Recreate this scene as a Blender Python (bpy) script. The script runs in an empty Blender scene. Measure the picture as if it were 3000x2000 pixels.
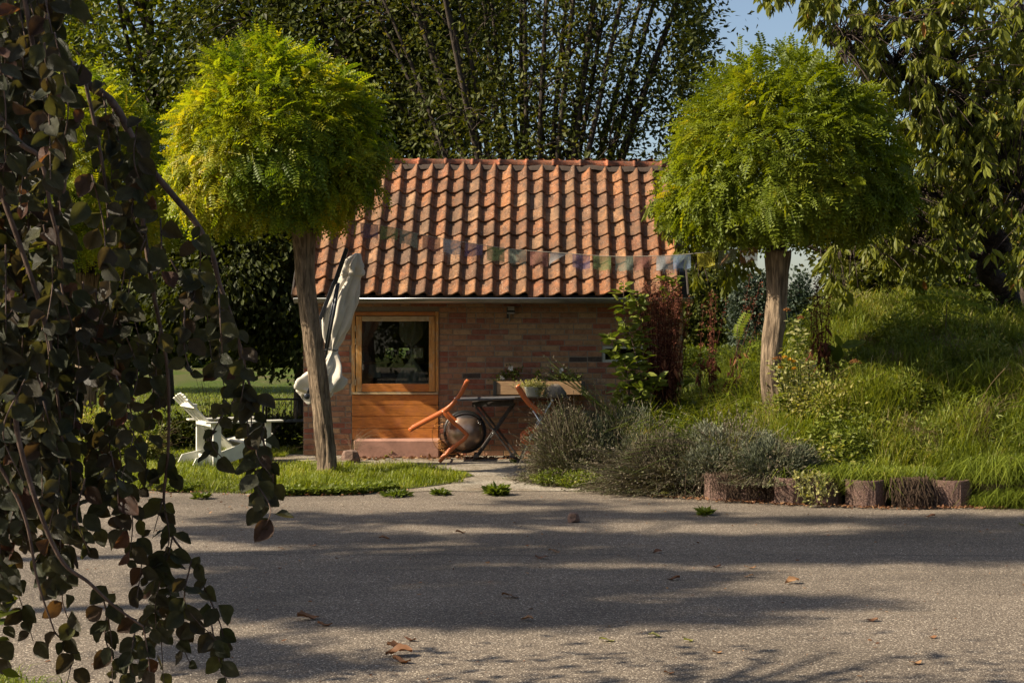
import bpy, bmesh, math, random
import numpy as np
from mathutils import Vector, Matrix

random.seed(7)
RN = np.random.RandomState(11)
PI = math.pi
C = bpy.context.scene.collection
SC = bpy.context.scene

# ------------------------------------------------------------------ camera, sky, sun, exposure
F, EYE, HOR = 4167.0, 1.55, 970.0          # focal length in photo pixels, eye height, horizon row
cam_d = bpy.data.cameras.new('camera')
cam = bpy.data.objects.new('camera', cam_d); C.objects.link(cam)
cam.location = (0, 0, EYE); cam.rotation_euler = (PI / 2, 0, 0)
cam_d.lens = F / 3000 * 36; cam_d.sensor_width = 36
cam_d.shift_y = -(1000 - HOR) / 3000
cam_d.clip_start = .1; cam_d.clip_end = 2000
SC.camera = cam

SUN_EL, SUN_AZ = math.radians(38.5), math.radians(12)     # azimuth: degrees in front of the wall line, sun on the left
to_sun = Vector((-math.cos(SUN_EL) * math.cos(SUN_AZ), -math.cos(SUN_EL) * math.sin(SUN_AZ), math.sin(SUN_EL)))
world = bpy.data.worlds.new('World'); SC.world = world; world.use_nodes = True
wn = world.node_tree.nodes; wl_ = world.node_tree.links
sky = wn.new('ShaderNodeTexSky'); sky.sky_type = 'NISHITA'; sky.sun_disc = False
sky.sun_elevation = SUN_EL
sky.sun_rotation = math.atan2(to_sun.x, to_sun.y)
sky.air_density = 1.0; sky.dust_density = 1.8; sky.ozone_density = 1.6
bg = wn['Background']; bg.inputs['Strength'].default_value = .076
air = wn.new('ShaderNodeMixRGB'); air.blend_type = 'MULTIPLY'; air.inputs[0].default_value = 1; air.inputs[2].default_value = (1.0, .95, .90, 1)
wl_.new(sky.outputs['Color'], air.inputs[1]); wl_.new(air.outputs[0], bg.inputs['Color'])
sun_d = bpy.data.lights.new('sun', 'SUN'); sun_d.energy = 5.0; sun_d.angle = math.radians(.53)
sun_d.color = (1.0, .87, .67)
sun = bpy.data.objects.new('sun', sun_d); C.objects.link(sun)
sun.rotation_euler = to_sun.to_track_quat('Z', 'Y').to_euler(); sun.location = (-20, 0, 20)
vs = SC.view_settings
vs.view_transform = 'Standard'; vs.look = 'None'; vs.gamma = 1; vs.use_curve_mapping = False
vs.exposure = 1.1
SC.render.engine = 'CYCLES'
SC.cycles.max_bounces = 7; SC.cycles.diffuse_bounces = 3; SC.cycles.glossy_bounces = 3
SC.cycles.transmission_bounces = 5; SC.cycles.transparent_max_bounces = 10
SC.cycles.caustics_reflective = False; SC.cycles.caustics_refractive = False
SC.cycles.use_denoising = True
SC.cycles.sample_clamp_indirect = 6

# ------------------------------------------------------------------ helpers
def px(x, y, D):
    """World point at distance D whose picture in the photo is pixel (x, y)."""
    return np.array(((x - 1500) / F * D, D, EYE - (y - HOR) / F * D))

def gpx(x, y, z=0.0):
    """World point at height z seen at pixel (x, y)."""
    return px(x, y, (EYE - z) * F / (y - HOR))

def nz(P, freq, seed=0, k=7):
    """Smooth pseudo-noise, about -1..1."""
    r = np.random.RandomState(seed + 101)
    P = np.atleast_2d(P); out = np.zeros(len(P))
    for i in range(k):
        d = r.randn(3); d /= np.linalg.norm(d)
        out += np.sin(P @ d * freq * (0.7 + .9 * r.rand()) * 2 + r.rand() * 6.28)
    return out / (k ** .5)

def unit(v):
    return v / (np.linalg.norm(v, axis=-1, keepdims=True) + 1e-9)

def tag(o, label=None, cat=None, group=None, kind=None):
    if label: o['label'] = label
    if cat: o['category'] = cat
    if group: o['group'] = group
    if kind: o['kind'] = kind
    return o

def empty(name, loc, rz=0):
    o = bpy.data.objects.new(name, None); C.objects.link(o)
    o.location = loc; o.rotation_euler = (0, 0, rz); o.empty_display_size = .1
    return o

def link(name, me, m=None, parent=None, loc=None):
    o = bpy.data.objects.new(name, me); C.objects.link(o)
    if m and not me.materials: me.materials.append(m)
    if parent: o.parent = parent
    if loc is not None: o.location = loc
    return o

def np_mesh(name, V, faces, tint=None, smooth=True):
    """faces: list of (n,k) int arrays. tint: per-vertex floats."""
    me = bpy.data.meshes.new(name)
    V = np.asarray(V, dtype=np.float32)
    me.vertices.add(len(V)); me.vertices.foreach_set('co', V.ravel())
    faces = [np.asarray(f) for f in faces if len(f)]
    nl = sum(f.size for f in faces); nf = sum(len(f) for f in faces)
    me.loops.add(nl); me.loops.foreach_set('vertex_index', np.concatenate([f.ravel() for f in faces]).astype(np.int32))
    me.polygons.add(nf)
    tot = np.concatenate([np.full(len(f), f.shape[1]) for f in faces]).astype(np.int32)
    st = np.concatenate([[0], np.cumsum(tot)[:-1]]).astype(np.int32)
    me.polygons.foreach_set('loop_start', st)
    me.polygons.foreach_set('use_smooth', np.full(nf, smooth))
    if tint is not None:
        a = me.attributes.new('tint', 'FLOAT', 'POINT'); a.data.foreach_set('value', np.asarray(tint, dtype=np.float32))
    me.update(calc_edges=True)
    return me

def frames(d, up):
    """Rotation matrices whose local y is d, z near up."""
    d = unit(d); s = unit(np.cross(d, up)); n = np.cross(s, d)
    return np.stack([s, d, n], axis=-1)

def scatter(tv, tf, pos, R, scale, tint):
    """Copies of a template; returns V, F, tint."""
    n, m = len(pos), len(tv)
    sc = np.asarray(scale, dtype=float)
    if sc.ndim == 1: sc = np.repeat(sc[:, None], 3, 1)
    L = tv[None] * sc[:, None]
    V = np.einsum('nij,nmj->nmi', R, L) + pos[:, None]
    Fc = tf[None] + (np.arange(n) * m)[:, None, None]
    return V.reshape(-1, 3), Fc.reshape(-1, tf.shape[1]), np.repeat(tint, m)

def merge(parts):
    """Join several (V, [F], tint) lists."""
    Vs, Fs, Ts, off = [], [], [], 0
    for V, F_, T in parts:
        Vs.append(V); Ts.append(T)
        for f in (F_ if isinstance(F_, list) else [F_]): Fs.append(f + off)
        off += len(V)
    return np.concatenate(Vs), Fs, np.concatenate(Ts)

def tube_arr(pts, rad, sides=6, wob=0, seed=0, cap=True):
    pts = np.asarray(pts, float); n = len(pts)
    rad = np.broadcast_to(np.asarray(rad, float), (n,))
    t = unit(np.gradient(pts, axis=0))
    ref = np.array((0, 0, 1.)) if abs(t[0][2]) < .8 else np.array((0, 1., 0))
    a = unit(np.cross(t, ref)); b = np.cross(t, a)
    th = np.arange(sides) / sides * 2 * PI
    r = rad[:, None] * np.ones(sides)
    if wob:
        rr = np.random.RandomState(seed)
        ph = rr.rand(4) * 6.28
        zz = np.arange(n)[:, None] / n
        r = r * (1 + wob * (np.sin(3 * th + ph[0] + 3 * zz) * .5 + np.sin(5 * th + ph[1] - 4 * zz) * .5 + .6 * np.sin(2 * th + ph[2] + 7 * zz)))
    V = pts[:, None] + r[..., None] * (np.cos(th)[None, :, None] * a[:, None] + np.sin(th)[None, :, None] * b[:, None])
    V = V.reshape(-1, 3)
    i = np.arange(n - 1)[:, None] * sides; j = np.arange(sides)[None]; k = (j + 1) % sides
    Fq = np.stack([i + j, i + k, i + sides + k, i + sides + j], -1).reshape(-1, 4)
    fs = [Fq]
    if cap:
        V = np.concatenate([V, pts[[0, -1]]])
        c0, c1 = len(V) - 2, len(V) - 1
        j = np.arange(sides); k = (j + 1) % sides
        fs.append(np.stack([np.full(sides, c0), k, j], -1))
        fs.append(np.stack([np.full(sides, c1), (n - 1) * sides + j, (n - 1) * sides + k], -1))
    return V, fs, np.zeros(len(V))

def smooth_path(P, n):
    """Catmull-Rom through the points."""
    P = np.asarray(P, float); Q = np.concatenate([[2 * P[0] - P[1]], P, [2 * P[-1] - P[-2]]])
    out = []
    for t in np.linspace(0, len(P) - 1.0001, n):
        i = int(t); u = t - i; a, b, c, d = Q[i:i + 4]
        out.append(.5 * (2 * b + (c - a) * u + (2 * a - 5 * b + 4 * c - d) * u * u + (3 * b - a - 3 * c + d) * u ** 3))
    return np.array(out)

def tube(name, pts, rad, m, parent=None, sides=8, n=None, **kw):
    if n: pts = smooth_path(pts, n)
    V, F_, T = tube_arr(pts, rad, sides, **kw)
    return link(name, np_mesh(name, V, F_, T), m, parent)

def tubes(name, items, m, parent=None, sides=5):
    V, F_, T = merge([tube_arr(p, r, sides, cap=True) for p, r in items])
    return link(name, np_mesh(name, V, F_, T), m, parent)

def box_arr(x0, x1, y0, y1, z0, z1):
    V = np.array([(x, y, z) for x in (x0, x1) for y in (y0, y1) for z in (z0, z1)], float)
    Fq = np.array([(0, 1, 3, 2), (4, 6, 7, 5), (0, 4, 5, 1), (2, 3, 7, 6), (0, 2, 6, 4), (1, 5, 7, 3)])
    return V, Fq

def bar_arr(a, b, w, h, up=(0, 0, 1)):
    """Box from a to b, w wide sideways, h thick along up."""
    a, b = np.asarray(a, float), np.asarray(b, float)
    V, Fq = box_arr(-w / 2, w / 2, 0, np.linalg.norm(b - a), -h / 2, h / 2)
    R = frames((b - a)[None], np.array([up], float))[0]
    return V @ R.T + a, Fq

def hard(name, arrs, m, parent=None, bev=.003, kind=None, seg=1):
    """Joined boxes/bars, slightly bevelled."""
    bm = bmesh.new()
    for V, Fq in arrs:
        vs_ = [bm.verts.new(v) for v in V]
        for f in Fq: bm.faces.new([vs_[i] for i in f])
    bmesh.ops.recalc_face_normals(bm, faces=bm.faces)
    if bev: bmesh.ops.bevel(bm, geom=list(bm.edges), offset=bev, segments=seg, affect='EDGES', profile=.6)
    me = bpy.data.meshes.new(name); bm.to_mesh(me); bm.free()
    o = link(name, me, m, parent)
    if kind: o['kind'] = kind
    return o

def box(name, x0, x1, y0, y1, z0, z1, m, parent=None, bev=.003):
    return hard(name, [box_arr(x0, x1, y0, y1, z0, z1)], m, parent, bev)

def bar(name, a, b, w, h, m, parent=None, up=(0, 0, 1), bev=.003):
    return hard(name, [bar_arr(a, b, w, h, up)], m, parent, bev)

def lathe_arr(prof, sides=24):
    prof = np.asarray(prof, float); n = len(prof)
    th = np.arange(sides) / sides * 2 * PI
    V = np.stack([prof[:, None, 0] * np.cos(th), prof[:, None, 0] * np.sin(th), prof[:, None, 1] + 0 * th], -1).reshape(-1, 3)
    i = np.arange(n - 1)[:, None] * sides; j = np.arange(sides)[None]; k = (j + 1) % sides
    return V, np.stack([i + j, i + k, i + sides + k, i + sides + j], -1).reshape(-1, 4)

# ------------------------------------------------------------------ materials
MATS = {}
class NT:
    def __init__(s, name):
        s.m = bpy.data.materials.new(name); s.m.use_nodes = True; MATS[name] = s.m
        s.n = s.m.node_tree.nodes; s.l = s.m.node_tree.links
        s.b = s.n['Principled BSDF']; s.out = s.n['Material Output']
    def new(s, t, **kw):
        nd = s.n.new('ShaderNode' + t)
        for k, v in kw.items(): setattr(nd, k, v)
        return nd
    def val(s, sock, v):
        if hasattr(v, 'links') or isinstance(v, bpy.types.NodeSocket): s.l.new(v, sock)
        elif isinstance(v, (tuple, list)) and len(v) == 3 and sock.type == 'RGBA': sock.default_value = (*v, 1)
        else: sock.default_value = v
    def coord(s, kind='Object', scale=(1, 1, 1)):
        if kind == 'World':
            c = s.new('NewGeometry').outputs['Position']
        else: c = s.new('TexCoord').outputs[kind]
        mp = s.new('Mapping'); s.l.new(c, mp.inputs[0]); mp.inputs['Scale'].default_value = scale
        return mp.outputs[0]
    def noise(s, vec, scale, detail=4, rough=.55, out='Fac', dist=0):
        n = s.new('TexNoise'); s.l.new(vec, n.inputs['Vector'])
        n.inputs['Scale'].default_value = scale; n.inputs['Detail'].default_value = detail; n.inputs['Roughness'].default_value = rough
        n.inputs['Distortion'].default_value = dist
        return n.outputs[out]
    def voro(s, vec, scale, out='Distance', feature='F1'):
        n = s.new('TexVoronoi', feature=feature); s.l.new(vec, n.inputs['Vector']); n.inputs['Scale'].default_value = scale
        return n.outputs[out]
    def ramp(s, fac, stops, interp='LINEAR'):
        r = s.new('ValToRGB'); cr = r.color_ramp; cr.interpolation = interp
        while len(cr.elements) < len(stops): cr.elements.new(.5)
        for e, (p, c) in zip(cr.elements, stops):
            e.position = p; e.color = (*c, 1) if isinstance(c, tuple) else (c, c, c, 1)
        s.val(r.inputs[0], fac); return r.outputs[0]
    def mix(s, fac, a, b, mode='MIX'):
        n = s.new('MixRGB', blend_type=mode)
        s.val(n.inputs[0], fac); s.val(n.inputs[1], a); s.val(n.inputs[2], b); return n.outputs[0]
    def math(s, op, a, b=0, c=0):
        n = s.new('Math', operation=op)
        s.val(n.inputs[0], a); s.val(n.inputs[1], b); s.val(n.inputs[2], c); return n.outputs[0]
    def bump(s, h, strength=.3, dist=.01, normal=None):
        n = s.new('Bump'); s.val(n.inputs['Height'], h)
        n.inputs['Strength'].default_value = strength; n.inputs['Distance'].default_value = dist
        if normal: s.l.new(normal, n.inputs['Normal'])
        return n.outputs[0]
    def rand(s):
        """0..1 that differs per object and per tinted piece."""
        a = s.new('Attribute', attribute_name='tint').outputs['Fac']
        o = s.new('ObjectInfo').outputs['Random']
        return s.math('FRACT', s.math('ADD', a, o))
    def set(s, color=None, rough=None, metal=None, spec=None, normal=None, **kw):
        for k, v in (('Base Color', color), ('Roughness', rough), ('Metallic', metal), ('Specular IOR Level', spec), ('Normal', normal)):
            if v is not None: s.val(s.b.inputs[k], v)
        for k, v in kw.items(): s.val(s.b.inputs[k], v)
        return s.m

def leaf_mat(name, stops, trans=.35, rough=.45, spec=.35, tcol=(1.25, 1.3, .45), tsat=1.0):
    t = NT(name)
    tint = t.new('Attribute', attribute_name='tint').outputs['Fac']
    col = t.ramp(tint, stops)
    n = t.noise(t.coord('Object'), 60, 2)
    col = t.mix(.35, col, t.ramp(n, [(.3, .45), (.75, 1.0)]), 'MULTIPLY')
    t.set(color=col, rough=rough, spec=spec)
    tr = t.new('BsdfTranslucent'); t.l.new(t.mix(1, col, tcol, 'MULTIPLY'), tr.inputs[0])
    mx = t.new('MixShader'); mx.inputs[0].default_value = trans
    t.l.new(t.b.outputs[0], mx.inputs[1]); t.l.new(tr.outputs[0], mx.inputs[2]); t.l.new(mx.outputs[0], t.out.inputs[0])
    return t.m

def bark_mat(name, dark, light, sc=1.0, zs=.16, bump=.8):
    t = NT(name); v = t.coord('Object', (sc, sc, sc * zs))
    n = t.noise(v, 26, 6, .65, dist=.6); w = t.noise(v, 70, 4, .6)
    n2 = t.noise(t.coord('Object'), 3, 3)
    col = t.ramp(n, [(.40, dark), (.5, tuple((a + b) / 2 for a, b in zip(dark, light))), (.58, light)])
    col = t.mix(.35, col, t.ramp(n2, [(.35, tuple(c * .7 for c in dark)), (.65, light)]))
    return t.set(color=col, rough=.9, spec=.2, normal=t.bump(t.math('ADD', n, t.math('MULTIPLY', w, .3)), bump, .03))

def plain(name, col, rough=.6, metal=0, spec=.4, var=.25, vs_=8, bump=0, stretch=(1, 1, 1)):
    t = NT(name); v = t.coord('Object', stretch)
    n = t.noise(v, vs_, 5, .6)
    c = t.mix(1, col, t.ramp(n, [(.3, 1 - var), (.7, 1 + var * .3)]), 'MULTIPLY')
    kw = {}
    if bump: kw['normal'] = t.bump(t.noise(v, vs_ * 9, 4), bump, .004)
    return t.set(color=c, rough=rough, metal=metal, spec=spec, **kw)

# brick
t = NT('brick'); r = t.rand(); v = t.coord('World')
c = t.ramp(r, [(0, (.27, .14, .085)), (.14, (.34, .205, .11)), (.28, (.32, .175, .10)), (.4, (.27, .10, .062)), (.52, (.37, .235, .13)), (.62, (.34, .185, .105)), (.72, (.25, .105, .068)), (.84, (.31, .165, .092)), (.95, (.30, .155, .095)), (.988, (.07, .055, .045))], 'CONSTANT')
n = t.noise(v, 16, 6, .7); n2 = t.noise(v, 90, 4, .6)
c = t.mix(.75, c, t.ramp(n, [(.3, .45), (.5, .9), (.7, 1.2)]), 'MULTIPLY')
c = t.mix(t.ramp(t.noise(v, 7, 5, .7), [(.55, 0), (.72, .55)]), c, (.3, .24, .18))
c = t.mix(t.ramp(n2, [(.6, 0), (.7, .5)]), c, (.10, .07, .06))
t.set(color=c, rough=.92, spec=.15, normal=t.bump(t.math('ADD', n2, n), .9, .006))
t = NT('mortar'); v = t.coord('World'); n = t.noise(v, 60, 5, .7)
t.set(color=t.ramp(n, [(.3, (.16, .135, .105)), (.7, (.27, .23, .18))]), rough=.95, spec=.1, normal=t.bump(n, .8, .006))

# roof tile
def tile_mat(name, cols, lich=1):
    t = NT(name); r = t.rand(); v = t.coord('World')
    c = t.ramp(r, cols)
    n = t.noise(v, 9, 6, .7); n2 = t.noise(v, 55, 5, .65)
    c = t.mix(.9, c, t.ramp(n, [(.34, .38), (.5, .9), (.66, 1.25)]), 'MULTIPLY')
    c = t.mix(t.ramp(t.noise(v, 14, 7, .75), [(.50, 0), (.64, .85)]), c, (.075, .042, .03))
    c = t.mix(t.ramp(n2, [(.57, 0), (.66, .75)]), c, (.40, .29, .19))
    spots = t.ramp(t.voro(v, 42), [(.0, 1), (.13, .8), (.2, 0)])
    spots = t.math('MULTIPLY', spots, t.ramp(t.noise(v, 6, 3), [(.45, 0), (.6, 1)]))
    c = t.mix(t.math('MULTIPLY', spots, .75), c, (.50, .47, .40))
    c = t.mix(t.ramp(t.noise(t.coord('World', (1.6, .6, .6)), 2.2, 6, .7), [(.44, 0), (.62, .72)]), c, (.085, .055, .036))
    yl = t.ramp(t.noise(v, 5.5, 5, .7), [(.705, 0), (.74, .9)])
    c = t.mix(t.math('MULTIPLY', yl, lich), c, (.52, .27, .02))
    ms = t.ramp(t.noise(t.coord('World', (1, 1, 1.2)), 7.7, 5, .7), [(.69, 0), (.73, .9)])
    c = t.mix(t.math('MULTIPLY', ms, lich), c, (.05, .055, .02))
    return t.set(color=c, rough=.85, spec=.25, normal=t.bump(t.math('ADD', n2, t.math('MULTIPLY', n, 1.5)), .55, .008))
tile_mat('roof_tile', [(0, (.265, .105, .042)), (.2, (.215, .092, .044)), (.4, (.29, .122, .048)), (.55, (.15, .075, .043)), (.7, (.28, .14, .064)), (.85, (.21, .08, .038)), (.95, (.31, .17, .088)), (1, (.125, .07, .045))])
tile_mat('ridge_tile', [(0, (.42, .13, .06)), (.5, (.35, .11, .052)), (1, (.40, .15, .07))], .5)
plain('roof_mortar', (.07, .048, .036), .95, bump=.7, vs_=20)

# asphalt with pale stones showing
t = NT('asphalt'); v = t.coord('World')
cell = t.voro(v, 150, 'Color'); dist = t.voro(v, 150)
cv = t.new('SeparateColor'); t.l.new(cell, cv.inputs[0])
st = t.ramp(cv.outputs[0], [(0, (.09, .07, .053)), (.3, (.127, .101, .077)), (.6, (.173, .139, .105)), (.84, (.24, .195, .148)), (.95, (.43, .36, .28)), (1, (.64, .56, .44))], 'LINEAR')
gap = t.ramp(dist, [(.3, 1.0), (.65, .6)])
c = t.mix(1, st, gap, 'MULTIPLY')
c = t.mix(.9, c, t.ramp(t.noise(v, .55, 6, .62), [(.34, .72), (.5, 1.0), (.66, 1.2)]), 'MULTIPLY')
c = t.mix(.6, c, t.ramp(t.noise(t.coord('World', (.35, 1.6, 1)), 1.2, 6, .7), [(.36, .78), (.6, 1.12)]), 'MULTIPLY')
c = t.mix(t.ramp(t.noise(t.coord('World', (.5, 1.6, 1)), 2.1, 7, .75), [(.56, 0), (.72, .3)]), c, (.27, .215, .145))
c = t.mix(t.ramp(t.noise(v, 3.1, 6, .75), [(.62, 0), (.7, .45)]), c, (.06, .048, .034))
sx = t.new('SeparateXYZ'); t.l.new(t.coord('World'), sx.inputs[0])
# crack / seam across the road
wv = t.math('ADD', sx.outputs[1], t.math('MULTIPLY', t.noise(v, 1.1, 5, .6), .35))
seam = t.math('ABSOLUTE', t.math('SUBTRACT', wv, 10.05))
sm = t.ramp(seam, [(.0, 1), (.008, .7), (.02, 0)])
sm = t.math('MULTIPLY', sm, t.ramp(t.noise(v, 1.9, 2), [(.42, 0), (.5, 1)]))
c = t.mix(t.math('MULTIPLY', sm, .8), c, (.03, .028, .025))
t.set(color=c, rough=.85, spec=.3, normal=t.bump(t.math('SUBTRACT', cv.outputs[0], t.math('MULTIPLY', dist, 1.2)), .45, .004))

t = NT('path_concrete'); v = t.coord('World')
cell = t.voro(v, 80, 'Color'); cv = t.new('SeparateColor'); t.l.new(cell, cv.inputs[0])
c = t.ramp(cv.outputs[0], [(0, (.15, .13, .105)), (.5, (.24, .21, .165)), (.85, (.36, .32, .26)), (1, (.5, .46, .38))])
c = t.mix(.8, c, t.ramp(t.noise(v, 1.7, 6, .7), [(.33, (.45, .36, .26)), (.6, (1, 1, 1))]), 'MULTIPLY')
c = t.mix(t.ramp(t.noise(v, 2.3, 6, .75), [(.55, 0), (.66, .7)]), c, (.085, .075, .045))
t.set(color=c, rough=.9, spec=.2, normal=t.bump(cv.outputs[0], .6, .006))

# ground under the grass and the far field
t = NT('field'); v = t.coord('World')
a = t.noise(v, 25, 6, .7); b = t.noise(t.coord('World', (1, .5, 1)), .5, 5, .65); d = t.noise(v, 110, 3)
c = t.ramp(a, [(.3, (.045, .075, .012)), (.5, (.095, .14, .022)), (.7, (.17, .21, .045))])
c = t.mix(t.ramp(b, [(.45, 0), (.62, .75)]), c, t.ramp(a, [(.3, (.10, .085, .04)), (.7, (.24, .19, .10))]))
t.set(color=c, rough=.95, spec=.1, normal=t.bump(t.math('ADD', a, d), 1, .08))
t = NT('soil'); v = t.coord('World'); a = t.noise(v, 30, 6, .7)
t.set(color=t.ramp(a, [(.3, (.02, .016, .01)), (.7, (.07, .052, .032))]), rough=1, spec=.05, normal=t.bump(a, 1, .03))

# foliage
G = lambda r, g, b: (r, g, b)
leaf_mat('robinia_yellow', [(0, G(.06, .105, .008)), (.3, G(.13, .19, .012)), (.55, G(.27, .31, .016)), (.78, G(.37, .36, .018)), (1, G(.52, .39, .02))], .5, .45, .3, (1.35, 1.3, .4))
leaf_mat('robinia_green', [(0, G(.07, .10, .010)), (.35, G(.13, .175, .014)), (.7, G(.2, .245, .018)), (.92, G(.28, .29, .024)), (1, G(.42, .33, .03))], .45, .5, .25, (1.35, 1.25, .35))
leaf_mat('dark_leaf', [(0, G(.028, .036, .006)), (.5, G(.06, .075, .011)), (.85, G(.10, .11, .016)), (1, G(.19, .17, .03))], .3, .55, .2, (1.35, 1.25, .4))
leaf_mat('mid_leaf', [(0, G(.045, .062, .008)), (.5, G(.095, .125, .013)), (.9, G(.15, .175, .018)), (1, G(.27, .24, .03))], .42, .5, .25, (1.4, 1.3, .35))
leaf_mat('cherry_leaf', [(0, G(.10, .12, .018)), (.5, G(.18, .2, .028)), (.88, G(.25, .26, .045)), (.97, G(.28, .22, .05)), (1, G(.38, .16, .03))], .45, .5, .25, (1.35, 1.25, .35))
leaf_mat('autumn_leaf', [(0, G(.10, .12, .018)), (.45, G(.18, .185, .03)), (.75, G(.27, .22, .04)), (1, G(.33, .18, .05))], .4, .5, .25, (1.3, 1.2, .4))
leaf_mat('conifer_leaf', [(0, G(.02, .035, .02)), (.6, G(.045, .065, .04)), (1, G(.08, .10, .07))], .1, .6, .2)
leaf_mat('grass_blade', [(0, G(.09, .125, .014)), (.4, G(.18, .225, .024)), (.75, G(.26, .30, .04)), (.93, G(.33, .3, .08)), (1, G(.42, .34, .17))], .4, .5, .3, (1.35, 1.25, .4))
leaf_mat('lawn_blade', [(0, G(.11, .135, .012)), (.4, G(.18, .225, .016)), (.8, G(.25, .29, .026)), (1, G(.35, .32, .08))], .42, .5, .3, (1.35, 1.3, .35))
leaf_mat('weed_leaf', [(0, G(.08, .11, .014)), (.5, G(.15, .185, .024)), (.85, G(.22, .24, .04)), (1, G(.4, .35, .12))], .36, .5, .3)
leaf_mat('pale_leaf', [(0, G(.2, .2, .07)), (.5, G(.34, .33, .14)), (1, G(.42, .38, .12))], .35, .5, .3)
leaf_mat('lavender_leaf', [(0, G(.07, .08, .045)), (.5, G(.14, .155, .10)), (1, G(.24, .25, .18))], .12, .7, .2)
leaf_mat('lavender_stalk', [(0, G(.075, .06, .04)), (.45, G(.15, .12, .085)), (.8, G(.13, .15, .06)), (1, G(.30, .25, .19))], .12, .7, .2)
leaf_mat('silver_leaf', [(0, G(.11, .12, .08)), (.6, G(.22, .23, .16)), (1, G(.34, .35, .27))], .1, .7, .2)
leaf_mat('dry_red', [(0, G(.07, .022, .014)), (.6, G(.15, .052, .03)), (.95, G(.25, .10, .05)), (1, G(.4, .22, .07))], .15, .8, .15, (1, .8, .6))
leaf_mat('straw', [(0, G(.16, .11, .06)), (.6, G(.3, .22, .13)), (1, G(.42, .33, .2))], .15, .7, .2, (1, .9, .7))
leaf_mat('root_straw', [(0, G(.09, .06, .04)), (.6, G(.17, .12, .085)), (1, G(.26, .19, .13))], .1, .8, .15, (1, .9, .7))
leaf_mat('dead_leaf', [(0, G(.12, .05, .025)), (.5, G(.22, .10, .045)), (1, G(.33, .19, .09))], .15, .6, .3, (1, .8, .5))
leaf_mat('yellow_petal', [(0, G(.5, .25, .02)), (1, G(.65, .38, .03))], .2, .6, .2, (1, 1, .6))
leaf_mat('brown_head', [(0, G(.12, .05, .02)), (1, G(.26, .12, .04))], .05, .8, .1, (1, 1, .6))
leaf_mat('white_petal', [(0, G(.75, .74, .72)), (1, G(.85, .85, .83))], .3, .5, .3, (1, 1, 1))
bark_mat('robinia_bark', (.042, .029, .019), (.29, .215, .145), 1.25, .085, 1.0)
bark_mat('dark_bark', (.022, .017, .013), (.075, .058, .045), 1, .2)
bark_mat('cherry_bark', (.02, .014, .012), (.07, .05, .042), .8, 1.5)
bark_mat('twig_bark', (.06, .04, .032), (.16, .11, .085), 1.5, .4, .3)

# copper beech leaf: veined, dull purple-green with a cool sheen
t = NT('beech_leaf'); tint = t.rand()
c = t.ramp(tint, [(0, (.055, .07, .03)), (.25, (.08, .092, .05)), (.45, (.07, .058, .036)), (.62, (.11, .12, .07)), (.8, (.05, .066, .028)), (.88, (.10, .062, .046)), (.925, (.19, .088, .06)), (.945, (.07, .07, .04)), (.975, (.14, .15, .03)), (1, (.08, .08, .05))])
uvx = t.new('SeparateXYZ'); at = t.new('Attribute', attribute_name='leafco'); t.l.new(at.outputs['Vector'], uvx.inputs[0])
ax = t.math('ABSOLUTE', uvx.outputs[0])
ph = t.math('SUBTRACT', t.math('MULTIPLY', uvx.outputs[1], 52), t.math('MULTIPLY', ax, 60))
ve = t.math('POWER', t.math('ABSOLUTE', t.math('COSINE', ph)), 14)
mid = t.ramp(ax, [(0, 1), (.02, 0)])
vein = t.math('MAXIMUM', ve, mid)
c = t.mix(t.math('MULTIPLY', vein, .3), c, (.14, .11, .09))
nn = t.noise(t.coord('World'), 60, 4)
c = t.mix(.6, c, t.ramp(nn, [(.3, .55), (.7, 1.25)]), 'MULTIPLY')
wv = t.math('SUBTRACT', t.math('MULTIPLY', t.math('COSINE', t.math('MULTIPLY', ph, 2)), .5), vein)
t.set(color=c, rough=.47, spec=.42, normal=t.bump(wv, .8, .005))
tr = t.new('BsdfTranslucent'); t.l.new(t.mix(1, c, (1.7, 1.35, .45), 'MULTIPLY'), tr.inputs[0])
mx = t.new('MixShader'); mx.inputs[0].default_value = .28
t.l.new(t.b.outputs[0], mx.inputs[1]); t.l.new(tr.outputs[0], mx.inputs[2]); t.l.new(mx.outputs[0], t.out.inputs[0])

# wood
def wood(name, base, dark, sc=(1, 14, 14), rough=.5, weather=None, spec=.35, flip=False):
    t = NT(name); v = t.coord('Object', sc)
    n = t.noise(v, 4, 6, .6, dist=1.0); n2 = t.noise(t.coord('Object'), 5, 4, .6)
    c = t.ramp(n, [(.32, dark), (.5, base), (.7, tuple(min(1, x * 1.25) for x in base))])
    c = t.mix(.5, c, t.ramp(n2, [(.3, .6), (.7, 1.15)]), 'MULTIPLY')
    if weather: c = t.mix(t.ramp(t.noise(t.coord('Object', (2, 2, 1)), 6, 5, .7), [(.5, 0), (.66, .75)]), c, weather)
    return t.set(color=c, rough=rough, spec=spec, normal=t.bump(n, .25, .004))
wood('door_wood', (.46, .17, .035), (.23, .075, .016), (2, 30, 30), .42, (.36, .13, .05))
wood('frame_wood', (.50, .25, .065), (.28, .12, .03), (20, 20, 2), .5, (.42, .33, .2))
wood('sill_wood', (.40, .30, .16), (.22, .14, .07), (2, 30, 30), .7, (.45, .38, .27))
wood('box_wood', (.40, .25, .13), (.27, .15, .07), (2, 30, 30), .6)
wood('table_wood', (.045, .036, .03), (.02, .016, .014), (16, 16, 3), .6, (.10, .09, .085))
wood('table_top', (.085, .085, .09), (.04, .04, .042), (2, 30, 30), .45, (.16, .16, .17))
plain('white_paint', (.70, .68, .60), .5, var=.22, vs_=6, bump=.15)
plain('black_metal', (.02, .02, .02), .4, .3)
plain('dark_alu', (.045, .05, .06), .3, .6, var=.15)
plain('alu', (.6, .6, .6), .3, .9)
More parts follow.
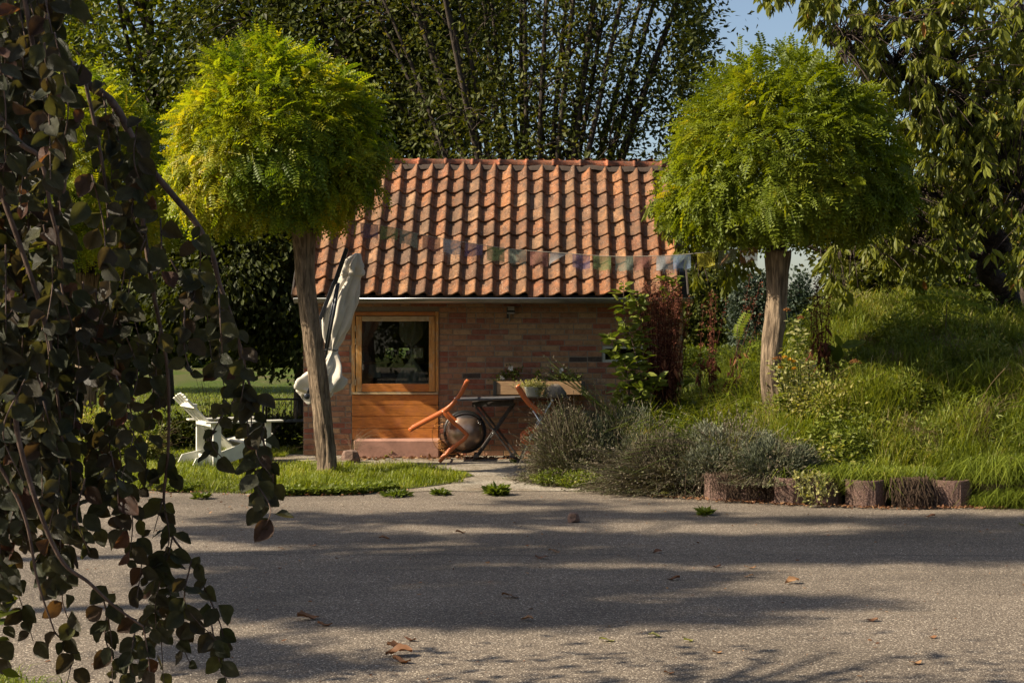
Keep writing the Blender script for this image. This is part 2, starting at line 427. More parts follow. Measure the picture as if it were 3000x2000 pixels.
plain('zinc', (.23, .22, .185), .38, .55, var=.35, vs_=3, bump=.1)
plain('zinc_rim', (.62, .64, .66), .25, .9, var=.1)
plain('orange_plastic', (.52, .125, .028), .38, 0, .45, var=.25, vs_=5)
plain('lamp_grey', (.34, .33, .30), .6, 0)
plain('step_concrete', (.37, .20, .145), .9, var=.35, vs_=5, bump=.5)
plain('dark_paint', (.02, .022, .022), .5)
plain('pot_glaze', (.40, .42, .36), .5, var=.2)
plain('canvas', (.62, .57, .49), .9, spec=.15, var=.18, vs_=5, bump=.12)
plain('strap_black', (.012, .012, .014), .6)
plain('curtain_cloth', (.42, .38, .33), .9, var=.15)
plain('shade_cloth', (.5, .45, .36), .9, var=.1)
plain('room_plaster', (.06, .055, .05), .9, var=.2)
plain('copper_wire', (.42, .19, .06), .35, .9)
plain('string', (.3, .27, .22), .9)
t = NT('bowl_steel'); v = t.coord('Object'); n = t.noise(v, 6, 6, .7)
sz = t.new('SeparateXYZ'); t.l.new(t.coord('Object'), sz.inputs[0])
c = t.ramp(n, [(.3, (.24, .16, .12)), (.5, (.36, .25, .19)), (.7, (.46, .34, .26))])
c = t.mix(t.ramp(t.math('ADD', t.math('MULTIPLY', sz.outputs[1], 2.6), t.math('MULTIPLY', n, .25)), [(.5, 0), (.6, .8)]), c, (.07, .09, .12))
t.set(color=c, rough=.3, metal=.75, normal=t.bump(t.noise(v, 150, 3), .05, .002))
t = NT('ring_block'); v = t.coord('World'); n = t.noise(v, 90, 4, .7); m_ = t.noise(v, 5, 4)
c = t.ramp(n, [(.3, (.055, .035, .028)), (.5, (.17, .105, .085)), (.7, (.28, .19, .155))])
c = t.mix(t.ramp(m_, [(.5, 0), (.7, .6)]), c, (.08, .065, .045))
t.set(color=c, rough=.95, spec=.15, normal=t.bump(n, 1, .02))
t = NT('stone'); v = t.coord('World'); n = t.noise(v, 40, 5, .7)
t.set(color=t.ramp(n, [(.3, (.08, .05, .04)), (.7, (.24, .15, .11))]), rough=.95, normal=t.bump(n, .8, .008))
t = NT('glass')
gl = t.new('BsdfGlass'); gl.inputs['IOR'].default_value = 1.45; gl.inputs['Roughness'].default_value = 0
tp = t.new('BsdfTransparent'); tp.inputs[0].default_value = (.82, .86, .82, 1)
gy = t.new('BsdfGlossy'); gy.inputs['Roughness'].default_value = .01
fr = t.new('Fresnel'); fr.inputs[0].default_value = 1.5
mx = t.new('MixShader'); t.l.new(t.math('MULTIPLY', fr.outputs[0], 1.8), mx.inputs[0]); t.l.new(tp.outputs[0], mx.inputs[1]); t.l.new(gy.outputs[0], mx.inputs[2])
t.l.new(mx.outputs[0], t.out.inputs[0])
def flag_mat(name, col, alpha=.72):
    t = NT(name); v = t.coord('Object')
    w = t.noise(v, 70, 3, .6)
    sx = t.new('SeparateXYZ'); t.l.new(t.coord('Object'), sx.inputs[0])
    row = t.math('ABSOLUTE', t.math('SINE', t.math('MULTIPLY', sx.outputs[2], 260)))
    ink = t.math('MULTIPLY', t.ramp(row, [(.55, 0), (.75, 1)]), t.ramp(t.noise(t.coord('Object', (3, 1, .6)), 60, 2), [(.45, 0), (.55, .35)]))
    c = t.mix(ink, col, (.05, .05, .06))
    d = t.new('BsdfDiffuse'); t.l.new(c, d.inputs[0]); tr = t.new('BsdfTranslucent'); t.l.new(c, tr.inputs[0])
    m1 = t.new('MixShader'); m1.inputs[0].default_value = .5; t.l.new(d.outputs[0], m1.inputs[1]); t.l.new(tr.outputs[0], m1.inputs[2])
    tp = t.new('BsdfTransparent'); m2 = t.new('MixShader')
    t.l.new(t.ramp(w, [(.35, alpha - .12), (.65, alpha + .12)]), m2.inputs[0])
    t.l.new(tp.outputs[0], m2.inputs[1]); t.l.new(m1.outputs[0], m2.inputs[2]); t.l.new(m2.outputs[0], t.out.inputs[0])
    return t.m
flag_mat('flag_green', (.20, .26, .11)); flag_mat('flag_sage', (.24, .28, .22)); flag_mat('flag_red', (.30, .14, .11))
flag_mat('flag_white', (.42, .44, .45)); flag_mat('flag_purple', (.19, .14, .22)); flag_mat('flag_blue', (.24, .32, .46)); flag_mat('flag_yellow', (.5, .45, .06), .6)
M = MATS
# ------------------------------------------------------------------ ground, road, field
def sheet(name, outline, z, m, kind='structure', seg=.5, jit=0):
    """Flat polygon sheet with an uneven edge."""
    P = []
    n = len(outline)
    for i in range(n):
        a = np.array(outline[i]); b = np.array(outline[(i + 1) % n]); L = np.linalg.norm(b - a)
        k = max(1, min(60, int(L / seg)))
        for j in range(k): P.append(a + (b - a) * j / k)
    P = np.array(P)
    if jit:
        P3 = np.c_[P, np.zeros(len(P))]
        P = P + jit * np.c_[nz(P3, 3, 1), nz(P3, 3, 2)] + jit * .5 * np.c_[nz(P3, 12, 3), nz(P3, 12, 4)]
    bm = bmesh.new(); vsn = [bm.verts.new((p[0], p[1], z)) for p in P]; bm.faces.new(vsn)
    bmesh.ops.triangulate(bm, faces=bm.faces)
    for f in bm.faces:
        if f.normal.z < 0: f.normal_flip()
    me = bpy.data.meshes.new(name); bm.to_mesh(me); bm.free()
    o = link(name, me, m); o['kind'] = kind
    return o

sheet('ground', [(-700, -60), (700, -60), (700, 1200), (-700, 1200)], -.012, M['field'])['label'] = 'grass field behind and around the brick shed'
sheet('asphalt', [(-30, -25), (30, -25), (30, 12.72), (4.6, 12.75), (3.0, 12.9), (1.6, 13.5), (.4, 14.2), (-1.2, 13.95), (-2.4, 13.55), (-3.9, 14.05), (-7, 14.6), (-30, 16)], -.002, M['asphalt'], seg=.3, jit=.04)
sheet('path', [(-2.6, 13.4), (-.6, 13.75), (.4, 13.85), (1.25, 13.75), (1.5, 15), (1.4, 17.8), (-7, 18.0), (-7, 15.5), (-2.6, 15.5)], .003, M['path_concrete'], seg=.25, jit=.05)
lawn_poly = [(-10, 14.75), (-4.2, 14.0), (-3.2, 13.72), (-2.2, 13.42), (-1.5, 13.52), (-1.0, 13.95), (-.62, 14.5), (-.42, 15.3), (-.75, 15.95), (-1.4, 16.45), (-2.0, 16.55), (-2.7, 16.45), (-4.2, 17.0), (-10, 18.5)]
sheet('lawn', lawn_poly, .008, M['field'], seg=.25, jit=.05)['label'] = 'sunlit strip of grass in front of the brick shed'

def in_poly(x, y, poly):
    inside = np.zeros(len(x), bool); j = len(poly) - 1
    for i in range(len(poly)):
        xi, yi = poly[i]; xj, yj = poly[j]
        c = ((yi > y) != (yj > y)) & (x < (xj - xi) * (y - yi) / (yj - yi + 1e-9) + xi)
        inside ^= c; j = i
    return inside

def sst(a, b, x):
    t = np.clip((x - a) / (b - a), 0, 1); return t * t * (3 - 2 * t)

RX = [1.0, 1.35, 1.9, 2.45, 3.3, 4.6, 7, 30]; RY = [14.3, 13.55, 13.2, 12.9, 12.62, 12.72, 12.9, 13.2]
def ring_y(x): return np.interp(x, RX, RY)
def bank_z(x, y):
    d = y - ring_y(x) - .12
    Hm = .28 + 1.22 * sst(1.9, 4.3, x)
    back = 1 - .75 * sst(18.5, 24, y)
    z = (.2 * sst(-.02, .1, d) * 1 + Hm * (.6 * sst(0, 1.7, d) + .4 * sst(1.0, 5, d))) * back
    P = np.c_[np.ravel(x), np.ravel(y), 0 * np.ravel(x)]
    z = z + .05 * np.reshape(nz(P, 1.4, 9), np.shape(z)) * sst(.1, 1.5, d)
    return z * sst(.85, 1.25, x + .15 * (y - 14)) + .004
gx, gy = np.meshgrid(np.linspace(.6, 14, 90), np.linspace(12.6, 26, 90))
gz = bank_z(gx, gy) * np.where(gy > ring_y(gx) + .1, 1, 0) - .03 * (gy < ring_y(gx) + .1)
V = np.stack([gx, gy, gz], -1).reshape(-1, 3)
i = np.arange(89)[:, None] * 90 + np.arange(89)[None]
Fq = np.stack([i, i + 1, i + 91, i + 90], -1).reshape(-1, 4)
tag(link('grass_bank', np_mesh('grass_bank', V, [Fq]), M['soil']), 'earth bank rising behind the round concrete edging', kind='structure')

# ------------------------------------------------------------------ blades of grass
def blades(pos, h, w, lean, tintbase, seed, droop=.55):
    """Curved three-triangle blades."""
    r = np.random.RandomState(seed); n = len(pos)
    az = r.rand(n) * 2 * PI; ln = lean * (.3 + r.rand(n))
    d = np.c_[np.cos(az), np.sin(az), np.zeros(n)]; s = np.c_[-d[:, 1], d[:, 0], np.zeros(n)]
    up = np.array((0, 0, 1.))
    m = pos + up * (h * .6)[:, None] + d * (h * ln * .45)[:, None]
    tip = pos + up * (h * (1 - droop * ln * .8))[:, None] + d * (h * ln * 1.25)[:, None]
    ww = (w * (.6 + .8 * r.rand(n)))[:, None] / 2
    V = np.stack([pos - s * ww, pos + s * ww, m + s * ww * .8, m - s * ww * .8, tip], 1).reshape(-1, 3)
    o = np.arange(n)[:, None] * 5
    Fq = o + np.array([0, 1, 2, 3]); Ft = o + np.array([3, 2, 4])
    T = np.repeat(np.clip(tintbase + .22 * r.randn(n), 0, 1), 5)
    return V, [Fq, Ft], T

def grass_obj(name, label, pos, h, w, lean, tb, seed, m, droop=.55):
    V, F_, T = blades(pos, h, w, lean, tb, seed, droop)
    return tag(link(name, np_mesh(name, V, F_, T, False), m), label, 'grass', kind='stuff')

# sunlit strip
r = np.random.RandomState(3)
n = 90000; x = r.uniform(-8, -.3, n); y = r.uniform(13.3, 18, n)
k = in_poly(x, y, lawn_poly) & (r.rand(n) < .9); x, y = x[k], y[k]
P = np.c_[x, y, 0 * x]; clump = np.clip(.5 + .55 * nz(P, 3.2, 5), .12, 1)
edge = sst(0, .35, (y - np.interp(x, [-10, -4.2, -3.2, -2.2, -1.5, -1.0, -.62, -.42], [14.75, 14.0, 13.72, 13.42, 13.52, 13.95, 14.5, 15.3])))
h = (.035 + .075 * clump) * (.5 + .9 * r.rand(len(x))) * (.45 + .55 * edge)
grass_obj('lawn_grass', 'bright short grass in the sunlit strip before the shed', P, h, .0055 + 0 * h, .75, .45 + .25 * nz(P, 2, 8), 4, M['lawn_blade'])
# a few taller tufts
def tufts(name, label, centers, n_each, rad, hh, lean, m, tb, seed, w=.006, zf=None, droop=.55):
    r = np.random.RandomState(seed); Ps = []; Hs = []
    for (cx, cy, cz, s) in centers:
        nn = int(n_each * s); a = r.rand(nn) * 2 * PI; q = np.sqrt(r.rand(nn)) * rad * s
        X, Y = cx + q * np.cos(a), cy + q * np.sin(a)
        Z = zf(X, Y) if zf else np.full(nn, cz)
        Ps.append(np.c_[X, Y, Z]); Hs.append(hh * s * (.5 + .7 * r.rand(nn)))
    P = np.concatenate(Ps); H = np.concatenate(Hs)
    return grass_obj(name, label, P, H, w + 0 * H, lean, tb + .15 * nz(P, 4, seed), seed + 1, m, droop)
tc = []
for _ in range(75):
    xx, yy = r.uniform(-6, -.6), r.uniform(13.7, 17)
    if in_poly(np.array([xx]), np.array([yy]), lawn_poly)[0]: tc.append((xx, yy, .01, r.uniform(.5, 1.1)))
tufts('grass_tufts', 'taller tufts in the sunlit grass strip round the tree foot', tc, 90, .11, .16, .9, M['lawn_blade'], .5, 21)
tufts('grass_tuft', 'bright green tuft at the shed corner left of the leaning trunk', [(-3.22, 16.7, 0, 1.4), (-2.95, 16.8, 0, 1.0)], 260, .14, .2, 1.0, M['lawn_blade'], .62, 22)

# short field grass behind, left of the shed and right of it
n = 60000; y = 17.5 + 22 * r.rand(n) ** 1.6; x = np.where(r.rand(n) < .6, (-.36 + .25 * r.rand(n)) * y, (.11 + .12 * r.rand(n)) * y)
P = np.c_[x, y, 0 * x - .01]; h = .03 + .05 * r.rand(n) + .03 * np.clip(nz(P, 1.2, 2), 0, 1)
k = ~((x > -2.8) & (x < 2.5) & (y < 20.5)) & ~((x > 2.2) & (y < 22) & (bank_z(x, y) > .1))
grass_obj('field_grass', 'mown grass of the field left of and behind the shed', P[k], h[k], .011 + 0 * h[k], .9, .45 + .3 * nz(P[k], .5, 3), 6, M['lawn_blade'])

# long grass on the bank
n = 165000; x = r.uniform(.9, 8.0, n); y = 12.5 + 7.5 * r.rand(n) ** 1.35
k = (y > ring_y(x) + .05) & (np.abs(x / y) < .42) & ~((x < 1.5) & (y < 14.6)) & ~((x < 2.25) & (y > 17.2)); x, y = x[k], y[k]
P = np.c_[x, y, bank_z(x, y)]; cl = np.clip(.5 + .5 * nz(P, 2.2, 15) + .25 * nz(P, 6, 16), .05, 1.3)
low = 1 - .35 * (x < 2.6)
h = (.06 + .24 * cl ** 1.7) * (.45 + 1.0 * r.rand(len(x))) * low
grass_obj('bank_grass', 'long rough grass covering the bank right of the trunk', P, h, .0075 + 0 * h, .95, .45 + .25 * nz(P, 1.6, 17), 18, M['grass_blade'], .75)
tc = []
r = np.random.RandomState(78)
for _ in range(150):
    xx = r.uniform(1.3, 7.5); yy = float(ring_y(xx)) + .3 + 4.5 * r.rand() ** 1.3; tc.append((xx, yy, 0, r.uniform(.6, 1.35)))
tufts('bank_tufts', 'tall rough tufts standing out of the bank grass', tc, 200, .17, .36, .7, M['grass_blade'], .55, 79, .007, bank_z)
# overhanging edge clumps above the concrete rings
ec = [(px(q, 1400, 12.75)[0], None, 0, s) for q, s in ((2330, .8), (2420, .9), (2480, 1.0), (2540, .9), (2610, .8), (2690, .85), (2850, 1.1), (2900, 1.4), (2960, 1.5), (3010, 1.5), (3080, 1.4), (3160, 1.4), (3250, 1.4), (3350, 1.4))]
ec = [(a, float(ring_y(a)) + .10, 0, s) for a, _, _, s in ec]
tufts('edge_grass', 'arching grass clumps hanging over the concrete edging', ec, 330, .19, .24, 1.15, M['grass_blade'], .32, 31, .0065, lambda X, Y: np.full(len(X), .2), 1.05)
# grass and weeds in front of the rings, far right
ec = [(px(q, 1480, 12.5)[0], 12.55 + .03 * (i % 2), 0, s) for i, (q, s) in enumerate(((2880, .7), (2930, 1.0), (2985, 1.1), (3040, 1), (3100, 1)))]
tufts('verge_grass', 'dark grass growing down to the asphalt right of the last ring', ec, 480, .14, .23, 1.1, M['grass_blade'], .18, 33, .006, None, .9)

# leafy weeds: ovate leaves strewn through volumes
LEAF = np.array([(0, 0, 0), (-.26, .3, .03), (-.22, .65, .02), (0, 1, -.06), (.22, .65, .02), (.26, .3, .03), (0, .5, -.03)], float)
LEAF_F = np.array([(0, 6, 1), (1, 6, 2), (2, 6, 3), (3, 6, 4), (4, 6, 5), (5, 6, 0)])
QUAD = np.array([(0, 0, 0), (-.3, .45, .06), (0, 1, -.08), (.3, .45, .06)], float); QUAD_F = np.array([(0, 3, 2, 1)])
LANCE = np.array([(0, 0, 0), (-.13, .35, .03), (-.10, .7, .0), (0, 1, -.1), (.10, .7, .0), (.13, .35, .03)], float); LANCE_F = np.array([(0, 5, 4, 1), (1, 4, 3, 2)])
LANCE_F = np.array([(0, 5, 4, 3), (0, 3, 2, 1)])
def rnd_dirs(r, n): return unit(r.randn(n, 3))
def leaves(r, pos, size, dirs, upbias, tint, tpl=(QUAD, QUAD_F), jit=.5, wid=1.0):
    n = len(pos); d = unit(dirs + jit * r.randn(n, 3))
    u = unit(np.array((0, 0, 1.)) * upbias + r.randn(n, 3))
    R = frames(d, u); s = size * (.65 + .7 * r.rand(n))
    return scatter(tpl[0], tpl[1], pos, R, np.c_[s * wid, s, s], tint)
def leaf_blob(name, label, cat, centers, n, size, m, seed, tpl=(LEAF, LEAF_F), upbias=1.5, kind='stuff', tb=.5, outward=1.0, extra=None, parent=None, wid=1.0):
    """centers: list of (c, (rx, ry, rz), weight)."""
    r = np.random.RandomState(seed); Ps, Ds = [], []
    tot = sum(c[2] for c in centers)
    for c, rad, w in centers:
        k = int(n * w / tot); u = rnd_dirs(r, k); q = r.rand(k) ** .45
        q = q * (1 + .22 * nz(u * 2, 1.3, seed))
        Ps.append(np.array(c) + u * q[:, None] * np.array(rad)); Ds.append(u * outward + np.array((0, 0, .15)))
    P = np.concatenate(Ps); D = np.concatenate(Ds)
    T = np.clip(tb + .2 * r.randn(len(P)) + .2 * nz(P, 3, seed + 5), 0, 1)
    V, F_, T = merge([leaves(r, P, size, D, upbias, T, tpl, wid=wid)] + (extra or []))
    o = link(name, np_mesh(name, V, F_, T, False), m, parent)
    return tag(o, label, cat, kind=kind)
r = np.random.RandomState(50)
Ps = []
n = 60000; x = r.uniform(1.2, 7.5, n); y = 12.6 + 6 * r.rand(n) ** 1.2
k = (y > ring_y(x) + .05) & (np.abs(x / y) < .4) & ~((x < 2.2) & (y > 17.2)); x, y = x[k], y[k]
P0 = np.c_[x, y, bank_z(x, y)]; dens = nz(P0, 1.7, 60) + .3 * nz(P0, 5, 61); k = dens > -.25
P0 = P0[k]; P0[:, 2] += .04 + .22 * r.rand(len(P0)) * np.clip(dens[k] + .3, .3, 1.4)
V, F_, T = merge([leaves(r, P0, .05, r.randn(len(P0), 3) * [1, 1, .3], 2.5, np.clip(.45 + .2 * r.randn(len(P0)) + .2 * nz(P0, 3, 3), 0, 1), (LEAF, LEAF_F))])
tag(link('bank_weeds', np_mesh('bank_weeds', V, F_, T, False), M['weed_leaf']), 'low leafy weeds growing among the bank grass', 'weeds', kind='stuff')

hb = []
for _ in range(64):
    xx = r.uniform(2.3, 6.6); yy = float(ring_y(xx)) + .25 + 4.0 * r.rand() ** 1.2; zz = float(bank_z(np.array([xx]), np.array([yy]))[0]); s_ = r.uniform(.6, 1.3)
    hb.append(((xx, yy, zz + .16 * s_), (.17 * s_, .16 * s_, .2 * s_), s_))
leaf_blob('bank_herbs', 'clumps of taller leafy herbs scattered over the bank', 'weeds', hb, 19000, .05, M['weed_leaf'], 52, (LANCE, LANCE_F), tb=.45, outward=.6)
hb = []
for _ in range(40):
    xx = r.uniform(2.6, 6.6); yy = float(ring_y(xx)) + .2 + 3.0 * r.rand(); hb.append((xx, yy, 0, r.uniform(.6, 1.2)))
tufts('dry_tufts', 'straw-coloured dry tufts mixed into the bank grass', hb, 200, .15, .34, .9, M['straw'], .4, 53, .005, bank_z)
# clover carpet along the near edge of the strip
n = 9000; x = r.uniform(-3.4, -1.0, n); y = np.interp(x, [-3.9, -3.2, -2.2, -1.5, -1.0], [13.9, 13.72, 13.42, 13.52, 13.95]) - .05 + .4 * r.rand(n) ** 1.5
P0 = np.c_[x, y, .015 + .05 * r.rand(n)]; k = nz(P0, 3, 44) > -.3; P0 = P0[k]
V, F_, T = merge([leaves(r, P0, .03, r.randn(len(P0), 3) * [1, 1, .15], 4, np.clip(.35 + .2 * r.randn(len(P0)), 0, 1), (LEAF, LEAF_F), wid=1.4)])
tag(link('clover', np_mesh('clover', V, F_, T, False), M['weed_leaf']), 'low dark clover along the asphalt edge of the grass', 'clover', kind='stuff')

# ------------------------------------------------------------------ the brick shed
HO = np.array((-2.60, 17.74, 0.)); HY = math.radians(-1.2)
house = empty('brick_shed', HO, HY)
tag(house, 'small brick garden shed with orange pantile roof and wooden half door', 'shed')
ch_, sh_ = math.cos(HY), math.sin(HY)
def w2h(P):
    q = np.asarray(P, float) - HO; return np.array((ch_ * q[0] + sh_ * q[1], -sh_ * q[0] + ch_ * q[1], q[2]))
def hw(x, y, off=0.0):
    """Shed coordinates (x, z) of photo pixel on the plane local y = off."""
    a = w2h((0, 0, EYE)); b = w2h(px(x, y, 10)); t = (off - a[1]) / (b[1] - a[1]); p = a + (b - a) * t
    return p[0], p[2]
WID, DEP, WH = 4.72, 2.15, 1.93
EY, EZ, RYY, RZ_ = -.42, 1.985, .96, 3.74         # eave and ridge (local y, z)
dx0, dz1 = hw(1031, 913); dx1, _ = hw(1285, 913)
sx0, sz1 = hw(1765, 1013); sx1, sz0 = hw(1906, 1062)
wins = [(1127, 1160.5), (1166.5, 1203.5), (1209, 1243.5)]
rw = [(hw(a, 1018, DEP)[0], hw(b, 1018, DEP)[0]) for a, b in wins]; rz1 = hw(1200, 1016, DEP)[1]; rz0 = hw(1200, 1051, DEP)[1]
arr = []
def wall_with_holes(y0, y1, holes, x0=0, x1=WID, h=WH):
    out = []; xs = sorted({x0, x1, *[q for hh in holes for q in hh[:2]]})
    for a, b in zip(xs[:-1], xs[1:]):
        zs = [0]
        for hx0, hx1, hz0, hz1 in holes:
            if hx0 <= a + 1e-6 and hx1 >= b - 1e-6: zs += [hz0, hz1]
        zs.append(h)
        for k in range(0, len(zs), 2):
            if zs[k + 1] > zs[k]: out.append(box_arr(a, b, y0, y1, zs[k], zs[k + 1]))
    return out
arr = wall_with_holes(0, .10, [(dx0, dx1, 0, dz1), (sx0, sx1, sz0, sz1)])
hard('back_wall', wall_with_holes(DEP - .1, DEP, [(a, b, rz0, rz1) for a, b in rw]), M['mortar'], house, 0)
wall = hard('wall', arr, M['mortar'], house, 0)
def gable(x0, x1):
    pts = [(.1, 0), (DEP - .1, 0), (DEP - .1, WH), (RYY + .05, RZ_ - .14), (RYY - .05, RZ_ - .14), (.1, WH)]
    V = np.array([(x, y, z) for x in (x0, x1) for y, z in pts]); n = len(pts)
    bm = bmesh.new(); v = [bm.verts.new(p) for p in V]
    bm.faces.new(v[:n]); bm.faces.new(v[n:][::-1])
    for k in range(n): bm.faces.new((v[k], v[(k + 1) % n], v[n + (k + 1) % n], v[n + k]))
    bmesh.ops.recalc_face_normals(bm, faces=bm.faces)
    me = bpy.data.meshes.new('gable'); bm.to_mesh(me); bm.free(); return link('gable', me, M['mortar'], house)
gable(0, .1); gable(WID - .1, WID)
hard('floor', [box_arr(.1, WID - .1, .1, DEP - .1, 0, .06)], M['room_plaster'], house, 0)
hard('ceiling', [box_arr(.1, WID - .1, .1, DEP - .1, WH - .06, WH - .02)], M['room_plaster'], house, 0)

# bricks: shared meshes, slightly uneven
def brick_mesh(seed, L=.218, Hh=.056, Dp=.055):
    r = np.random.RandomState(seed)
    V, Fq = box_arr(-L / 2, L / 2, -.0045, Dp, -Hh / 2, Hh / 2); V = V + r.uniform(-1, 1, V.shape) * [.003, .0012, .0022]
    bm = bmesh.new(); vv = [bm.verts.new(v) for v in V]; [bm.faces.new([vv[i] for i in f]) for f in Fq]
    bmesh.ops.recalc_face_normals(bm, faces=bm.faces)
    e = [e for e in bm.edges if all(v.co.y < .01 for v in e.verts)]
    bmesh.ops.bevel(bm, geom=e, offset=.003, segments=1, affect='EDGES')
    bmesh.ops.triangulate(bm, faces=bm.faces)
    me = bpy.data.meshes.new('brick'); bm.to_mesh(me); bm.free(); me.materials.append(M['brick']); return me
BM = [brick_mesh(s) for s in range(6)]
rr = random.Random(5); singles = []; rest = []
CH = .0685
def lay(x0, x1, zc, row, front=True):
    s = x0 - (.115 if row % 2 else 0) - rr.choice([0, .055])
    while s < x1 - .02:
        L = .231 if rr.random() > .13 else .115
        a, b = max(s, x0), min(s + L, x1)
        if b - a > .035:
            w = b - a - .012; c = (a + b) / 2
            yield (c, zc + rr.uniform(-.002, .002), w)
        s += L
row = 0; z = .036
while z < WH + .02:
    segs = [(0, WID)]
    def cut(segs, a, b):
        out = []
        for s0, s1 in segs:
            if b <= s0 or a >= s1: out.append((s0, s1)); continue
            if a > s0: out.append((s0, a))
            if b < s1: out.append((b, s1))
        return out
    if z - .03 < dz1: segs = cut(segs, dx0 - .004, dx1 + .004)
    if sz0 - .028 < z < sz1 + .028: segs = cut(segs, sx0 - .004, sx1 + .004)
    for s0, s1 in segs:
        for c_, zc, w in lay(s0, s1, z, row):
            visible = c_ < hw(1745, 1000)[0]
            (singles if visible and len(singles) < 300 and rr.random() < .97 else rest).append((c_, zc, w))
    row += 1; z += CH
for k, (c_, zc, w) in enumerate(singles):
    o = bpy.data.objects.new('brick', BM[k % 6]); C.objects.link(o); o.parent = wall
    o.location = (c_, rr.uniform(-.0018, .001), zc); o.scale = (w / .218, 1, 1)
    o.rotation_euler = (0, rr.uniform(-.008, .008), rr.uniform(-.004, .004))
# the others, with both gable walls and the back, in one part
mb = BM[0]; bv = np.array([v.co for v in mb.vertices]); bf = np.array([list(p.vertices) for p in mb.polygons])
Vs = []
for c_, zc, w in rest: Vs.append(bv * [w / .218, 1, 1] + [c_, rr.uniform(-.0018, .001), zc])
row = 0; z = .036
while z < RZ_ - .25:
    if z < WH: a, b = 0, DEP
    else:
        f = (z - WH) / (RZ_ - .14 - WH); a, b = .1 + f * (RYY - .15), DEP - .1 - f * (DEP - .15 - RYY)
    for side in (0, 1):
        for c_, zc, w in lay(a, b, z, row):
            q = bv * [w / .218, 1, 1]
            if side == 0: q = np.c_[q[:, 1], c_ - q[:, 0], q[:, 2] + zc]
            else: q = np.c_[WID - q[:, 1], c_ + q[:, 0], q[:, 2] + zc]
            Vs.append(q)
    row += 1; z += CH
Vr = np.concatenate(Vs); nb = len(Vs)
Fr = (bf[None] + (np.arange(nb) * len(bv))[:, None, None]).reshape(-1, 3)
o = link('brickwork', np_mesh('brickwork', Vr, [Fr], np.repeat(np.random.RandomState(2).rand(nb), len(bv)), False), M['brick'], house); o['kind'] = 'stuff'

# ---- roof: pantiles
slope = math.hypot(RYY - EY, RZ_ - EZ); NR, TW = 9, .2045; GA = (slope - .06) / NR
su = np.array((0, (RYY - EY) / slope, (RZ_ - EZ) / slope)); sn = np.array((0, -su[2], su[1]))
PROF = [(-.10, .012), (0, .003), (.12, .0), (.24, .001), (.36, .007), (.48, .018), (.60, .034), (.70, .046), (.77, .050), (.84, .045), (.92, .022), (1.0, .006)]
def tile_mesh(seed):
    r = np.random.RandomState(seed); TL = GA + .055
    us = np.array([p[0] for p in PROF]) - .5; hs = np.array([p[1] for p in PROF]) * 1.25
    V = []
    for j, tt in enumerate((0, .03, .5, 1.0)):
        lift = .028 * (1 - tt) + (.003 if j == 1 else 0)
        for u, h_ in zip(us, hs):
            V.append((u * TW + r.uniform(-.001, .001), tt * TL + (r.uniform(-.004, .004) if j == 0 else 0), h_ + lift + r.uniform(-.0008, .0008)))
    for u, h_ in zip(us, hs): V.append((u * TW, .002, h_ + .028 - .024))
    V = np.array(V); m = len(us); Fq = []
    for j in range(3):
        for k in range(m - 1): a = j * m + k; Fq.append((a, a + 1, a + m + 1, a + m))
    for k in range(m - 1): Fq.append((4 * m + k, 4 * m + k + 1, k + 1, k))
    W = V[:, :1] * [[1, 0, 0]] + V[:, 1:2] * su + V[:, 2:] * sn
    me = np_mesh('tile', W, [np.array(Fq)]); me.materials.append(M['roof_tile']); return me
TM = [tile_mesh(s) for s in range(7)]
NC = 23; RX0 = -.045
bm_arr = []
def slab(y0, z0, y1, z1, x0, x1, th=.03, off=.035):
    d = np.array((0, y1 - y0, z1 - z0)); d = d / np.linalg.norm(d); nn = np.array((0, -d[2], d[1])) if y1 > y0 else np.array((0, d[2], -d[1]))
    a, b = np.array((0, y0, z0)) - nn * off, np.array((0, y1, z1)) - nn * off
    V = np.array([(x, *(p - nn * k)[1:]) for x in (x0, x1) for p in (a, b) for k in (0, th)])
    return V, np.array([(0, 1, 3, 2), (4, 6, 7, 5), (0, 4, 5, 1), (2, 3, 7, 6), (0, 2, 6, 4), (1, 5, 7, 3)])
roof = hard('roof', [slab(EY + .05, EZ + .02, RYY, RZ_ - .03, RX0 + .03, WID + .03), slab(DEP + .25, 2.0, RYY, RZ_ - .03, RX0 + .03, WID + .03)], M['dark_paint'], house, 0)
RT = .0135
def rz_tilt(x, t): return -RT * (x - 2.0) * t
rr = random.Random(8)
for j in range(NR):
    for c_ in range(NC):
        x = RX0 + (c_ + .5) * TW + rr.uniform(-.004, .004); s = j * GA - .015
        slip = -.035 if rr.random() < .02 else 0
        p = np.array((x, EY, EZ)) + su * (s + slip + rr.uniform(-.009, .009)) + sn * (rr.uniform(0, .005) + .009 * math.sin(x * 1.9 + j * .5) - .005 * math.cos(x * 4.1 + j))
        o = bpy.data.objects.new('tile', TM[rr.randrange(7)]); C.objects.link(o); o.parent = roof
        o.location = (p[0], p[1], p[2] + rz_tilt(x, j / NR)); o.rotation_euler = (rr.uniform(-.01, .01), rr.uniform(-.018, .018), rr.uniform(-.012, .012))
